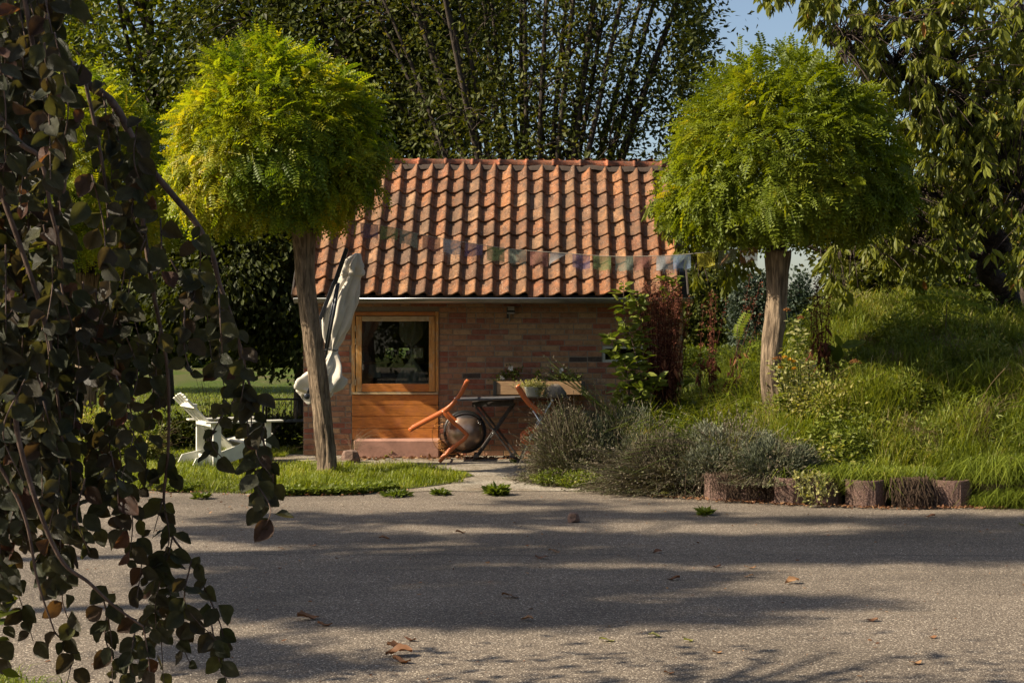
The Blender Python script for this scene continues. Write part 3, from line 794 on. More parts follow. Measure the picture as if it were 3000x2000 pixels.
# back slope tiles, out of sight from the front: one part
Vt, Ft_, Tt = [], [], []
tv = np.array([v.co for v in TM[0].vertices]); tf = np.array([list(p.vertices) for p in TM[0].polygons])
bs = np.array((0, RYY - DEP - .3, RZ_ - 1.98)); bl = np.linalg.norm(bs); k = 0
for j in range(NR):
    for c_ in range(NC):
        q = tv * [1, -1, 1] * [1, (bs[1] / bl) / -su[1], 1]
        Vt.append(q + np.array((RX0 + (c_ + .5) * TW, DEP + .3, 1.98)) + bs * (j / NR)); k += 1
Ft_ = (tf[None] + (np.arange(k) * len(tv))[:, None, None]).reshape(-1, 4)
o = link('back_tiling', np_mesh('back_tiling', np.concatenate(Vt), [Ft_], np.repeat(np.random.RandomState(4).rand(k), len(tv))), M['roof_tile'], house); o['kind'] = 'stuff'
# ridge tiles and their mortar
def ridge_mesh():
    L = .37; V = []; n = 9
    for i, (t_, rad) in enumerate(((0, .098), (.035, .098), (.036, .088), (L - .01, .084))):
        for k in range(n):
            a = PI * (k / (n - 1)); V.append((t_, -math.cos(a) * rad * 1.08, math.sin(a) * rad * .9 - .01))
    for k in range(n):
        a = PI * (k / (n - 1)); V.append((0, -math.cos(a) * .08, math.sin(a) * .07 - .01))
    Fq = [(i * n + k, i * n + k + 1, (i + 1) * n + k + 1, (i + 1) * n + k) for i in range(3) for k in range(n - 1)]
    Fq += [(4 * n + k, 4 * n + k + 1, k + 1, k) for k in range(n - 1)]
    me = np_mesh('ridge_tile', np.array(V), [np.array(Fq)]); me.materials.append(M['ridge_tile']); return me
RM = ridge_mesh(); x = RX0 - .02
while x < WID + .0:
    o = bpy.data.objects.new('ridge_tile', RM); C.objects.link(o); o.parent = roof
    o.location = (x, RYY, RZ_ - .005 + rz_tilt(x, 1) + rr.uniform(-.003, .003)); o.rotation_euler = (rr.uniform(-.03, .03), RT, rr.uniform(-.01, .01))
    x += .352
n = 160; xs = np.linspace(RX0, WID, n); ys = [(-.12, -.085), (-.10, -.03), (-.05, .03), (.05, .03), (.12, -.085)]
V = np.array([(xx, RYY + yy, RZ_ + zz + rz_tilt(xx, 1) + .013 * nz(np.array([[xx, yy, 0]]), 14, 3)[0]) for xx in xs for yy, zz in ys])
ii = np.arange(n - 1)[:, None] * 5 + np.arange(4)[None]
link('ridge_mortar', np_mesh('ridge_mortar', V, [np.stack([ii, ii + 1, ii + 6, ii + 5], -1).reshape(-1, 4)]), M['roof_mortar'], house)
for xx in (RX0 - .03, WID + .012):
    a = np.array((xx + .01, EY + .02, EZ - .02)); b = np.array((xx + .01, RYY, RZ_ - .03)); c_ = np.array((xx + .01, DEP + .28, 1.97))
    bar('bargeboard', a, b, .022, .11, M['table_wood'], house, up=sn); bar('bargeboard', b, c_, .022, .11, M['table_wood'], house, up=(0, .8, .6))

# ---- gutter
gyc, gzc, gr = EY - .06, 1.945, .062
n = 9; V = []
for x in (-.03, WID + .06):
    for rad in (gr, gr - .004):
        for k in range(n):
            a = PI * k / (n - 1); V.append((x, gyc - math.cos(a) * rad, gzc - math.sin(a) * rad))
V = np.array(V); Fq = []
for k in range(n - 1):
    Fq += [(k, k + 1, 2 * n + k + 1, 2 * n + k), (n + k + 1, n + k, 3 * n + k, 3 * n + k + 1)]
gut = link('gutter', np_mesh('gutter', V, [np.array(Fq)]), M['zinc'], house)
hard('gutter_end', [], M['zinc'], house) if 0 else None
for x in (-.03, WID + .06):
    V2, F2 = lathe_arr([(0.001, 0), (gr, 0), (gr, .004), (0.001, .004)], 16); V2 = np.c_[V2[:, 2] + x - .002, V2[:, 0], np.minimum(V2[:, 1], 0)] + [0, gyc, gzc]
    link('end_cap', np_mesh('end_cap', V2, [F2]), M['zinc'], gut)
tube('rim', [(-.03, gyc - gr, gzc), (WID + .06, gyc - gr, gzc)], .0075, M['zinc_rim'], gut, 8)
for q in (1099, 1240, 1380, 1519, 1657, 1795, 1930):
    x = hw(q, 885, gyc)[0]; pts = [(x, gyc - math.cos(a) * (gr + .004), gzc - math.sin(a) * (gr + .004)) for a in np.linspace(0, PI, 9)]
    V2 = []; 
    for p in pts: V2 += [(p[0] - .013, p[1], p[2]), (p[0] + .013, p[1], p[2])]
    link('bracket', np_mesh('bracket', np.array(V2), [np.array([(2 * k, 2 * k + 1, 2 * k + 3, 2 * k + 2) for k in range(8)])]), M['zinc'], gut)
box('fascia', -.02, WID + .02, EY + .045, EY + .07, 1.89, 1.985, M['dark_paint'], house)
hard('soffit', [box_arr(-.0, WID, EY + .07, -.008, 1.93, 1.945)], M['table_wood'], house, 0)

# ---- half door: planked lower leaf, window above
door = empty('door', (0, 0, 0)); door.parent = house
zb = hw(1100, 1287)[1]; zm0, zm1 = hw(1100, 1155)[1], hw(1100, 1148)[1]
box('frame_post', dx0, dx0 + .04, -.02, .07, zm1, dz1, M['frame_wood'], door); box('frame_post', dx1 - .04, dx1, -.02, .07, zm1, dz1, M['frame_wood'], door)
box('frame_head', dx0 + .041, dx1 - .041, -.018, .07, dz1 - .05, dz1 - .001, M['door_wood'], door)
box('sill', dx0 + .002, dx1 - .002, -.035, .07, zm0, zm1 - .002, M['sill_wood'], door)
ys = [1155, 1185, 1219.5, 1254.5, 1287]
for a, b in zip(ys[:-1], ys[1:]):
    z1, z0 = hw(1100, a)[1], hw(1100, b)[1]
    box('plank', dx0 + .003, dx1 - .003, -.012, .03, z0 + .0025, z1 - .0035, M['door_wood'], door, .004)
wx0, wz1 = hw(1043, 926, -.015); wx1, wz0 = hw(1274, 1147, -.015); gx0, gz1 = hw(1060, 941, -.02); gx1, gz0 = hw(1257, 1124, -.02)
win = empty('window', (0, 0, 0)); win.parent = door
for nm, a in (('stile', (wx0, gx0, -.03, .03, wz0, wz1)), ('stile', (gx1, wx1, -.03, .03, wz0, wz1))):
    box(nm, *a, M['frame_wood'], win)
box('top_rail', gx0 + .001, gx1 - .001, -.028, .03, gz1, wz1, M['sill_wood'], win); box('bottom_rail', gx0 + .001, gx1 - .001, -.028, .03, wz0, gz0, M['door_wood'], win)
hard('glass', [box_arr(gx0 + .001, gx1 - .001, -.004, -.001, gz0 + .001, gz1 - .001)], M['glass'], win, 0)
for q in (962, 1000, 1119):
    zz = hw(1043, q)[1]; box('hinge', wx0 - .012, wx0 + .004, -.036, -.02, zz - .04, zz + .04, M['sill_wood'], win)
box('step', hw(1036, 1300, -.35)[0], hw(1286, 1300, -.35)[0], -.34, -.006, 0, hw(1100, 1288, -.3)[1], M['step_concrete'], house, .012)
# small side window
sw = empty('window', (0, 0, 0)); sw.parent = house
for a in ((sx0, sx0 + .035, sz0 + .036, sz1 - .036), (sx1 - .035, sx1, sz0 + .036, sz1 - .036), (sx0, sx1, sz1 - .035, sz1), (sx0, sx1, sz0, sz0 + .035)):
    box('frame', a[0], a[1], .012, .07, a[2], a[3], M['pot_glaze'], sw)
hard('glass', [box_arr(sx0 + .036, sx1 - .036, .04, .044, sz0 + .036, sz1 - .036)], M['glass'], sw, 0)
# rear windows of the shed (seen through the door glass)
for a, b in rw:
    w_ = empty('window', (0, 0, 0)); w_.parent = house
    hard('frame', [box_arr(a, a + .014, DEP - .07, DEP - .03, rz0, rz1), box_arr(b - .014, b, DEP - .07, DEP - .03, rz0, rz1), box_arr(a, b, DEP - .072, DEP - .028, rz1 - .014, rz1), box_arr(a, b, DEP - .072, DEP - .028, rz0, rz0 + .014)], M['frame_wood'], w_, 0)
    hard('glass', [box_arr(a + .015, b - .015, DEP - .05, DEP - .046, rz0 + .015, rz1 - .015)], M['glass'], w_, 0)
def house_pt(x, y, z): return (HO[0] + ch_ * x - sh_ * y, HO[1] + sh_ * x + ch_ * y, z)
# indoors: tied curtain, lampshade, vases
def wpt(q, y, off): x, z = hw(q, y, off); return x, off, z
def cloth_col(name, secs, m, parent=None, off=0, folds=9, depth=.6, amp=.16, seed=0, n_th=48):
    """Loft: secs = (centre (x,y,z), half width)."""
    th = np.arange(n_th) / n_th * 2 * PI; V = []
    for i, (c_, w) in enumerate(secs):
        f = 1 + amp * np.sin(folds * th + .5 * np.sin(i * .7 + seed)) + amp * .5 * np.sin((folds * 2 - 3) * th + i * .25)
        for k in range(n_th): V.append((c_[0] + w * f[k] * math.cos(th[k]), c_[1] + w * depth * f[k] * math.sin(th[k]), c_[2]))
    V = np.array(V); ns = len(secs); i = np.arange(ns - 1)[:, None] * n_th; j = np.arange(n_th)[None]; k = (j + 1) % n_th
    return link(name, np_mesh(name, V, [np.stack([i + j, i + k, i + n_th + k, i + n_th + j], -1).reshape(-1, 4)]), m, parent)
def secs_px(rows, D):
    """rows (y, left, right) in photo pixels, resampled."""
    R_ = smooth_path([(y, a, b) for y, a, b in rows], len(rows) * 4); return [(px((a + b) / 2, y, D), (b - a) / 2 / F * D) for y, a, b in R_]
Di = HO[1] + .55
o = cloth_col('curtain', secs_px([(935, 1172, 1246), (960, 1174, 1244), (985, 1176, 1238), (1003, 1188, 1222), (1014, 1202, 1209), (1040, 1203, 1209), (1053, 1200, 1212), (1075, 1184, 1230), (1100, 1172, 1246), (1125, 1166, 1250)], Di), M['curtain_cloth'], depth=.3, folds=8)
tag(o, 'pale curtain tied in the middle, behind the shed door glass', 'curtain')
V, F_ = lathe_arr([(.09, 0), (.065, .17), (.062, .17), (.086, 0)], 24)
lamp = empty('table_lamp', px(1097, 1105, Di + .1)); tag(lamp, 'table lamp with pale shade inside, lower left of the door glass', 'lamp')
link('lamp_shade', np_mesh('lamp_shade', V, [F_]), M['shade_cloth'], lamp)
V, F_ = lathe_arr([(.001, -.2), (.05, -.2), (.05, -.185), (.012, -.17), (.01, .02), (.001, .02)], 16); link('base', np_mesh('base', V, [F_]), M['black_metal'], lamp)
for nm, q, lb in (('vase', 1160, 'left of the two flared vases on the shed window ledge'), ('vase', 1196, 'right of the two flared vases on the shed window ledge')):
    V, F_ = lathe_arr([(.001, 0), (.045, 0), (.06, .05), (.03, .12), (.042, .16), (.036, .16), (.025, .12)], 20)
    p = px(q, 1060, HO[1] + DEP - .25); o = link(nm, np_mesh(nm, V, [F_]), M['table_wood'], loc=p); tag(o, lb, 'vase')
tk = HO[1] + DEP - .25
shelf = hard('shelf', [box_arr(-2.1, -.9, tk - .12, HO[1] + DEP - .09, px(1160, 1060, tk)[2] - .03, px(1160, 1060, tk)[2])], M['box_wood']); tag(shelf, 'ledge under the three small rear windows inside the shed', 'shelf')
pA = px(1097, 1105, Di + .1)[2] - .2
o = hard('side_table', [box_arr(-1.85, -1.45, Di - .05, Di + .3, pA - .03, pA)] + [box_arr(x - .015, x + .015, y - .015, y + .015, .06, pA - .03) for x in (-1.8, -1.5) for y in (Di, Di + .25)], M['table_wood']); tag(o, 'small dark table carrying the lamp inside the shed', 'table')

# ---- wall lamp under the gutter
lx, lz = hw(1497, 918, -.1)
lo = empty('wall_lamp', house_pt(lx, 0, lz), HY); tag(lo, 'small grey ventilated lamp housing on the bricks under the gutter', 'lamp')
hard('housing', [box_arr(-.048, .048, -.15, -.04, -.004, .014), box_arr(-.04, .04, -.14, -.03, .04, .062), box_arr(-.042, .042, -.142, -.028, .068, .085)], M['lamp_grey'], lo, .003)
hard('grille', [box_arr(-.04 + k * .0155, -.031 + k * .0155, -.138, -.05, .014, .04) for k in range(6)] + [box_arr(-.034, .034, -.12, -.04, .0141, .0399)], M['dark_paint'], lo, 0)
tube('conduit', [(-.02, -.06, -.004), (-.02, -.05, -.05), (-.022, -.03, -.09), (-.05, -.012, -.1)], .008, M['zinc'], lo, 8, 12)
box('mount', -.055, -.05 + .02, -.06, -.006, -.06, .08, M['dark_paint'], lo)
# ------------------------------------------------------------------ trees
def frond_tpl(droop, pairs=7):
    V, Fq = [], []
    def y2(t): return (0, t - .12 * droop * t * t, -droop * t * t)
    for k in range(pairs + 1):
        t = .14 + .8 * k / pairs; p = np.array(y2(t)); L = .19 * (1 - .35 * abs(t - .5) * 1.4)
        sides = (-1, 1) if k < pairs else (0,)
        for s in sides:
            d = np.array((s * .93, .36, -.18)) if s else np.array((0, 1, -2 * droop)); d = d / np.linalg.norm(d)
            w = np.cross(d, (0, 0, 1)); w = w / np.linalg.norm(w) * L * .29
            b = len(V); V += [p, p + d * L * .5 + w + (0, 0, .008), p + d * L, p + d * L * .5 - w + (0, 0, .008)]; Fq.append((b, b + 1, b + 2, b + 3))
    n = 4
    for k in range(n):   # stalk
        a, c_ = np.array(y2(k / n)), np.array(y2((k + 1) / n)); b = len(V)
        V += [a + (-.007, 0, 0), c_ + (-.007, 0, 0), c_ + (.007, 0, 0), a + (.007, 0, 0)]; Fq.append((b, b + 1, b + 2, b + 3))
    return np.array(V, float), np.array(Fq)
FR = [frond_tpl(.25), frond_tpl(.5), frond_tpl(.8, 6)]

def robinia(label, base, fork, cc, rad, rdn, m, seed, n=5600, trunk_r=(.15, .115), bend=None, group=None, lift=0, ybias=None, flen=.255, tbase=.52):
    r = np.random.RandomState(seed); base, fork, cc = map(lambda q: np.array(q, float), (base, fork, cc)); rad = np.array(rad)
    root = empty('robinia_tree', base); tag(root, label, 'tree', group)
    pts = [base + (0, 0, -.1), base + (0, 0, .12)] + ([np.array(b) for b in bend] if bend else [base * .5 + fork * .5]) + [fork]
    P = smooth_path(pts, 60) - base; L = np.linspace(0, 1, 60)
    rr_ = trunk_r[0] * (1 - L) + trunk_r[1] * L + .06 * np.exp(-L * 14) + .03 * np.exp(-((L - 1) * 9) ** 2)
    V, F_, T = tube_arr(P, rr_, 40, wob=.0, seed=seed)
    # bark ridges
    th = np.tile(np.arange(40), 60) / 40 * 2 * PI; zz = np.repeat(L, 40)
    k = (.010 * np.abs(np.sin(4.5 * th + 5 * zz + 1.5 * np.sin(9 * zz))) + .012 * np.sin(3 * th + 4 * zz) + .006 * np.sin(13 * th - 6 * zz + 2 * np.sin(14 * zz)))
    Vc = np.repeat(P, 40, 0); d = unit(V[:2400] - Vc); V[:2400] += d * k[:, None]
    link('trunk', np_mesh('trunk', V, F_, T), M['robinia_bark'], root)
    items = []
    for i in range(16):
        a = i / 16 * 2 * PI * 2.4 + r.rand(); el = r.uniform(.1, 1.3)
        e = cc + rad * np.array((math.cos(a) * math.cos(el), math.sin(a) * math.cos(el), math.sin(el))) * .75
        mid = fork * .5 + e * .5 + (0, 0, .12); items.append((smooth_path([fork - (0, 0, .15), mid, e], 8) - base, np.linspace(.045, .008, 8)))
    for i in range(9):
        a = r.rand() * 6.28; el = r.uniform(-.2, 1.2); e = cc + rad * np.array((math.cos(a) * math.cos(el), math.sin(a) * math.cos(el), math.sin(el))) * r.uniform(1.0, 1.14)
        items.append((smooth_path([cc * .6 + fork * .4, cc * .3 + e * .7 + r.randn(3) * .06, e], 7) - base, np.linspace(.012, .003, 7)))
    tubes('limb', items, M['dark_bark'], root)['kind'] = 'stuff'
    # fronds on a lumpy dome, hanging at the skirt
    u = rnd_dirs(r, n * 2); u = u[u[:, 2] > -.8][:n]; n = len(u)
    lump = 1 + .06 * nz(u, 2.2, seed) + .06 * nz(u, 5.5, seed + 1)
    q = (1 - .42 * r.rand(n) ** 1.6) * lump * np.where(r.rand(n) < .02, 1.1, 1)
    flat = np.where(u[:, 2] < 0, rdn / rad[2], 1.0)
    P = cc + u * q[:, None] * rad * np.c_[np.ones(n), np.ones(n), flat]
    out = unit(u * [1, 1, .5])
    hang = np.clip(.36 - u[:, 2] * .6, .0, 1.0)
    D = unit(out * (1 - hang * .55)[:, None] + np.array((0, 0, -1.)) * hang[:, None] * .9 + .38 * r.randn(n, 3))
    U = unit(u + np.array((0, 0, .5)) + .35 * r.randn(n, 3)); R = frames(D, U)
    y = nz(P - cc, 1.5, seed + 4) * .17 + nz(P - cc, 5, seed + 7) * .1
    T = tbase + y + .14 * r.randn(n)
    if ybias is not None: T += ybias[0] * np.clip(((P - cc) / rad) @ np.array(ybias[1]), -1, 1)  # leaf tint shifts lighter and yellower towards the given direction
    T = np.clip(T, 0, 1); s = flen * (.65 + .6 * r.rand(n)); w = r.randint(0, 3, n); parts = []
    for k_ in range(3):
        k = w == k_; parts.append(scatter(FR[k_][0], FR[k_][1], P[k] - base - D[k] * s[k, None] * .3, R[k], s[k], T[k]))
    V, F_, T = merge(parts)
    T = np.clip(T + np.repeat(.05 * r.randn(len(T) // 4 + 1), 4)[:len(T)], 0, 1)
    o = link('crown', np_mesh('crown', V, F_, T, False), m, root); o['kind'] = 'stuff'
    return root

lb = px(960, 1388, 15.5); lb[2] = 0
left_tree = robinia('ball-crowned robinia with leaning trunk and lighter, yellower left side, before the shed', lb, px(886, 668, 15.25), px(808, 480, 15.1), (1.12, 1.02, 1.22), .80, M['robinia_yellow'], 3, 8600,
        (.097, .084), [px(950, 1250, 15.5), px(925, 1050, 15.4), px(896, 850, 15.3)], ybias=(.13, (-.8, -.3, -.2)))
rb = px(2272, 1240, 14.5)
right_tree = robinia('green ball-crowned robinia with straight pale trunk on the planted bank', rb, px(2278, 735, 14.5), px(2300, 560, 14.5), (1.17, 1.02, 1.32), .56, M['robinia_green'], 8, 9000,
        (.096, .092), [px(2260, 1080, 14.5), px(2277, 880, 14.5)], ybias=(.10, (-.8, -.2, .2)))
b3 = px(250, 1330, 18.2); b3[2] = 0
robinia('yellow-green ball-crowned robinia behind the hanging copper beech twigs', b3, px(255, 800, 18.2), px(235, 560, 18.2), (1.28, 1.25, 1.5), 1.35, M['robinia_yellow'], 13, 6400,
        (.13, .1), [px(250, 1000, 18.2)], ybias=(.1, (-.8, -.3, 0)), tbase=.58)

def tree(name, label, base, skel, centers, per, size, sig, mleaf, mbark, seed, tpl=(QUAD, QUAD_F), down=0.0, twigs=400, tb=.45, group=None, cat='tree', crown='crown', wid=1.0, jit=.55, twr=.012, upb=1.0, single=0):
    """skel: list of (points (n,3), radii). centers: (k,3) cluster centres."""
    r = np.random.RandomState(seed); base = np.array(base, float)
    root = empty(name, base); tag(root, label, cat, group)
    tubes('trunk', [(p - base, q) for p, q in skel], mbark, root, 8)
    nodes = np.concatenate([p[len(p) // 4:] for p, q in skel]); items = []; cd = []
    for i, c_ in enumerate(centers):
        j = np.argmin(((nodes - c_) ** 2).sum(1) + .6 * np.maximum(nodes[:, 2] - c_[2] + .15, 0)); a = nodes[j]
        cd.append(c_ - a)
        if i < twigs: items.append((smooth_path([a - base, a * .45 + c_ * .55 - base + (0, 0, .12 * np.linalg.norm(c_ - a)), c_ - base], 5), np.linspace(twr * 1.5, twr * .35, 5)))
    if items: tubes('twigs', items, mbark, root, 4)['kind'] = 'stuff'
    centers = np.asarray(centers); cd = unit(np.array(cd)); k = len(centers)
    P = np.repeat(centers, per, 0) + sig * r.randn(k * per, 3) * [1, 1, .8]
    D = np.repeat(cd, per, 0) * .7 + np.array((0, 0, -down)) + .3 * unit(P - np.repeat(centers, per, 0))
    T = np.clip(tb + .17 * r.randn(len(P)) + .12 * np.repeat(r.randn(k), per) + .1 * nz(P, 1.2, seed), 0, 1)
    V, F_, T = leaves(r, P - base, size, D, upb, T, tpl, jit, wid)
    o = link(crown, np_mesh(crown, V, [F_], T, False), mleaf, root); o['kind'] = 'stuff'
    return root

# the many-stemmed tree behind the shed
r = np.random.RandomState(77); mb_ = np.array(px(1560, 970, 24)); mb_[2] = 0
skel, cen = [], []
NS = 24
for i in range(NS):
    f = (i + .5) / NS * 2 - 1; f += r.uniform(-.05, .05); top = 8 + 2.6 * (1 - f * f) + r.rand()
    dx, dy = f * 3.5, r.uniform(-1.5, 1.5); n = 14
    t_ = np.linspace(0, 1, n)[:, None]
    P = mb_ + np.c_[.25 * f + dx * t_ ** 1.25, .2 * dy + dy * t_, top * t_] + np.c_[nz(np.c_[t_, t_ * 0 + i, t_ * 0], 4, 1), nz(np.c_[t_, t_ * 0 + i, t_ * 0], 4, 2), 0 * t_[:, 0]] * .07 * t_
    skel.append((P, np.linspace(.06 + .03 * r.rand(), .013, n)))
    for j in range(7):     # side branches
        a = 3 + int(r.rand() * 8); L = r.uniform(.5, 1.6) * (1 - a / 18); az = r.rand() * 6.28
        d = np.array((math.cos(az) * .55 + f * .35, math.sin(az) * .55, 1.)); d /= np.linalg.norm(d)
        Q = smooth_path([P[a], P[a] + d * L * .5 + (0, 0, .0), P[a] + d * L + np.array((math.cos(az), math.sin(az), .1)) * L * .25], 6)
        skel.append((Q, np.linspace(.028, .007, 6)))
nodes = np.concatenate([p[3:] for p, q in skel])
for _ in range(2900):
    p = nodes[r.randint(len(nodes))] + r.randn(3) * [.42, .42, .4]
    if p[2] > 2.3 + .5 * r.rand(): cen.append(p)
for _ in range(420):   # fuller right flank
    u = r.rand(); p = px(1990 + 120 * u * r.rand() + 20 * r.randn(), 470 - 560 * r.rand(), 24 + r.randn() * .8); p[0] -= max(0, (3.0 - p[2]) * .35); cen.append(p)
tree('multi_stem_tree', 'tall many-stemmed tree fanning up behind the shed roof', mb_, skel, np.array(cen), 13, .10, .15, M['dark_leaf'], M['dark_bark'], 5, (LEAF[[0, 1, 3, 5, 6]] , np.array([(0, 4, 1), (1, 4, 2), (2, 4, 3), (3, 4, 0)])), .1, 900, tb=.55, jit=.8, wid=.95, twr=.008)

def crown_cen(r, c_, rad, k, seed, hollow=.5, zmin=-9):
    u = rnd_dirs(r, k); q = (hollow + (1 - hollow) * r.rand(k) ** .6) * (1 + .16 * nz(u, 2.0, seed) + .08 * nz(u, 5, seed + 1))
    P = np.array(c_) + u * q[:, None] * np.array(rad); return P[P[:, 2] > zmin]
def simple_tree(name, label, base, c_, rad, k, per, size, mleaf, seed, tr=.2, limbs=9, zmin=-9, sig=.25, tb=.45, down=.3, twigs=150, tpl=(QUAD, QUAD_F), group=None, hollow=.45, extra=None, cat='tree', wid=1.0, mbark=None, topx=None):
    r = np.random.RandomState(seed); base = np.array(base, float); c_ = np.array(c_, float); rad = np.array(rad, float)
    top = c_ + [0, 0, rad[2] * .6]
    if topx is not None: top[0] = topx
    skel = [(smooth_path([base, base * .5 + top * .5 + r.randn(3) * [.08, .08, 0], top], 12), np.linspace(tr, tr * .2, 12))]
    for i in range(limbs):
        t_ = r.uniform(.35, .9); a = base + (top - base) * t_; u = rnd_dirs(r, 1)[0]; u[2] = abs(u[2]) * .7; e = c_ + u * rad * .8
        skel.append((smooth_path([a, a * .5 + e * .5 + [0, 0, .2], e], 7), np.linspace(tr * .4, tr * .08, 7)))
    cen = crown_cen(r, c_, rad, k, seed, hollow, zmin)
    if extra is not None: cen = np.concatenate([cen, extra])
    return tree(name, label, base, skel, cen, per, size, sig, mleaf, mbark or M['dark_bark'], seed, tpl, down, twigs, tb, group, cat, wid=wid)

def at(x, y, D, z=None):
    p = px(x, y, D)
    if z is not None: p[2] = z
    return p
# dark trees behind, left to centre
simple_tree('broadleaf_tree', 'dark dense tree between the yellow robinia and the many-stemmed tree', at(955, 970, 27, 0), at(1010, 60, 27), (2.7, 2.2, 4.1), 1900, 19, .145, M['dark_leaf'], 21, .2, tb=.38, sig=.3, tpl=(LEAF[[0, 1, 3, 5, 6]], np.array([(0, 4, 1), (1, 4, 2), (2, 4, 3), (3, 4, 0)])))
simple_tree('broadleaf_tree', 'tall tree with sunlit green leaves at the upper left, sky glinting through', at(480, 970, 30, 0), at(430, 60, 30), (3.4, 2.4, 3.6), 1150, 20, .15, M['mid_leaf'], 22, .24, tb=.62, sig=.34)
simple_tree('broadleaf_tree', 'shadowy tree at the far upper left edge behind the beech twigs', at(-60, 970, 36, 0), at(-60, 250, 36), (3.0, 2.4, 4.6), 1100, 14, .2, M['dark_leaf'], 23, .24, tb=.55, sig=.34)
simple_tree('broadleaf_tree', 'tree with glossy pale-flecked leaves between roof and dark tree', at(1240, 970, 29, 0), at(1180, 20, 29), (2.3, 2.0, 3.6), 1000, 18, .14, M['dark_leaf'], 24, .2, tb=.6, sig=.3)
ex = []
r = np.random.RandomState(4)
for _ in range(260):
    t_ = r.rand(); ex.append(at(520 + 380 * t_ + r.randn() * 12, 900 + 190 * r.rand() * (1 - abs(t_ - .75)), 21.5 + r.rand()))
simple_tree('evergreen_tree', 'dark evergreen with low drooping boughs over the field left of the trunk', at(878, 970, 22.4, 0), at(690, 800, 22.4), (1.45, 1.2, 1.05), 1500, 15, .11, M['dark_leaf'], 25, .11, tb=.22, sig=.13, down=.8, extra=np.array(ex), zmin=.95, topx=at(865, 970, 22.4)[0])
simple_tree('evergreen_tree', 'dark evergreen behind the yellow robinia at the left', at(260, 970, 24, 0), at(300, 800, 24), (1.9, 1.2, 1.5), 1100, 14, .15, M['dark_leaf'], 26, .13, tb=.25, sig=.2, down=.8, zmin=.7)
# right: pale yellow-green trees beyond, dark bush on the mound
for i, (x, y, D, rx, rz, lb_) in enumerate(((2930, 700, 33, 2.9, 2.3, 'yellowing tree beyond the crooked cherry trunk at the right edge'),
        (2700, 790, 31, 1.8, 1.2, 'low yellow-green tree beyond the bank behind the right robinia'), (3050, 420, 36, 2.0, 1.8, 'sparse yellowing treetop at the right edge above the bank'))):
    simple_tree('autumn_tree', lb_, at(x, 970, D, .2), at(x, y, D), (rx, 1.8, rz), 1000, 13, .17, M['autumn_leaf'], 30 + i, .15, tb=.45, sig=.3)
simple_tree('hazel_bush', 'dark glossy bush on top of the bank between the trunks', at(2590, 970, 20.5, .9), at(2590, 880, 20.5), (.8, .7, .62), 330, 12, .13, M['dark_leaf'], 34, .05, tb=.6, sig=.14, cat='bush', tpl=(LEAF, LEAF_F))
simple_tree('hazel_bush', 'dark bush behind the cherry trunk at the back of the bank', at(2760, 970, 22.5, .9), at(2770, 850, 22.5), (1.2, .8, .7), 360, 12, .13, M['mid_leaf'], 35, .05, tb=.5, sig=.14, cat='bush')
# far hedges and conifers in the gap right of the shed
simple_tree('conifer', 'blue-grey conifer in the gap right of the shed', at(2215, 970, 46, 0), at(2215, 925, 46), (.75, .7, 1.5), 500, 14, .13, M['conifer_leaf'], 36, .1, tb=.75, sig=.16)
simple_tree('conifer', 'dark pointed conifer just right of the pale trunk in the distance', at(2345, 970, 48, 0), at(2345, 935, 48), (.75, .7, 1.25), 420, 14, .14, M['conifer_leaf'], 37, .1, tb=.3, sig=.16)
simple_tree('far_tree', 'round dark-green tree beyond the field just right of the shed wall', at(2060, 970, 50, 0), at(2060, 900, 50), (1.5, 1.2, 1.7), 700, 12, .18, M['dark_leaf'], 38, .12, tb=.55, sig=.22)
simple_tree('far_tree', 'low green tree beyond the field behind the pinnate shoot', at(2150, 970, 55, 0), at(2145, 955, 55), (1.4, 1.2, 1.0), 500, 12, .18, M['mid_leaf'], 39, .12, tb=.45, sig=.22)
hc = [(at(x, 1000, 44 + (x % 7) * .3, .5), (1.1, .8, .6), 1) for x in range(1980, 2480, 70)]
leaf_blob('hedge', 'low mixed hedge across the field seen right of the shed', 'hedge', hc, 12000, .13, M['mid_leaf'], 41, (QUAD, QUAD_F), kind=None, tb=.4)
hc = [(at(x, 1000, 62 + (x % 5), 1.0), (3.2, 1.5, 1.9 + .5 * math.sin(x)), 1) for x in range(-300, 1100, 95)]
leaf_blob('treeline', 'distant line of trees at the end of the field, left', 'treeline', hc, 30000, .26, M['mid_leaf'], 42, (QUAD, QUAD_F), tb=.35)
hc = [(at(x, 1000, 150 + (x % 5), 2.2), (8, 3, 3.6 + .9 * math.sin(x)), 1) for x in range(1110, 3700, 130)]
leaf_blob('treeline', 'distant line of trees behind the field, right', 'treeline', hc, 22000, .65, M['mid_leaf'], 43, (QUAD, QUAD_F), tb=.3)
hc = [(at(x, 1250, 18.9 + .2 * math.sin(x), .16), (.33, .25, .3), 1) for x in range(420, 880, 38)]
leaf_blob('low_shrubs', 'dark low shrubs behind the white chair', 'shrub', hc, 9000, .055, M['dark_leaf'], 44, (LEAF, LEAF_F), kind=None, tb=.25)
hc = [(at(330, 1290, 17.3, .25), (.32, .3, .32), 1), (at(420, 1300, 17.0, .2), (.3, .3, .25), 1), (at(250, 1300, 17, .3), (.4, .3, .4), 1)]
leaf_blob('yellowing_shrub', 'pale yellowing low shrub left of the white chair', 'shrub', hc, 5200, .05, M['weed_leaf'], 45, (LEAF, LEAF_F), kind=None, tb=.75)
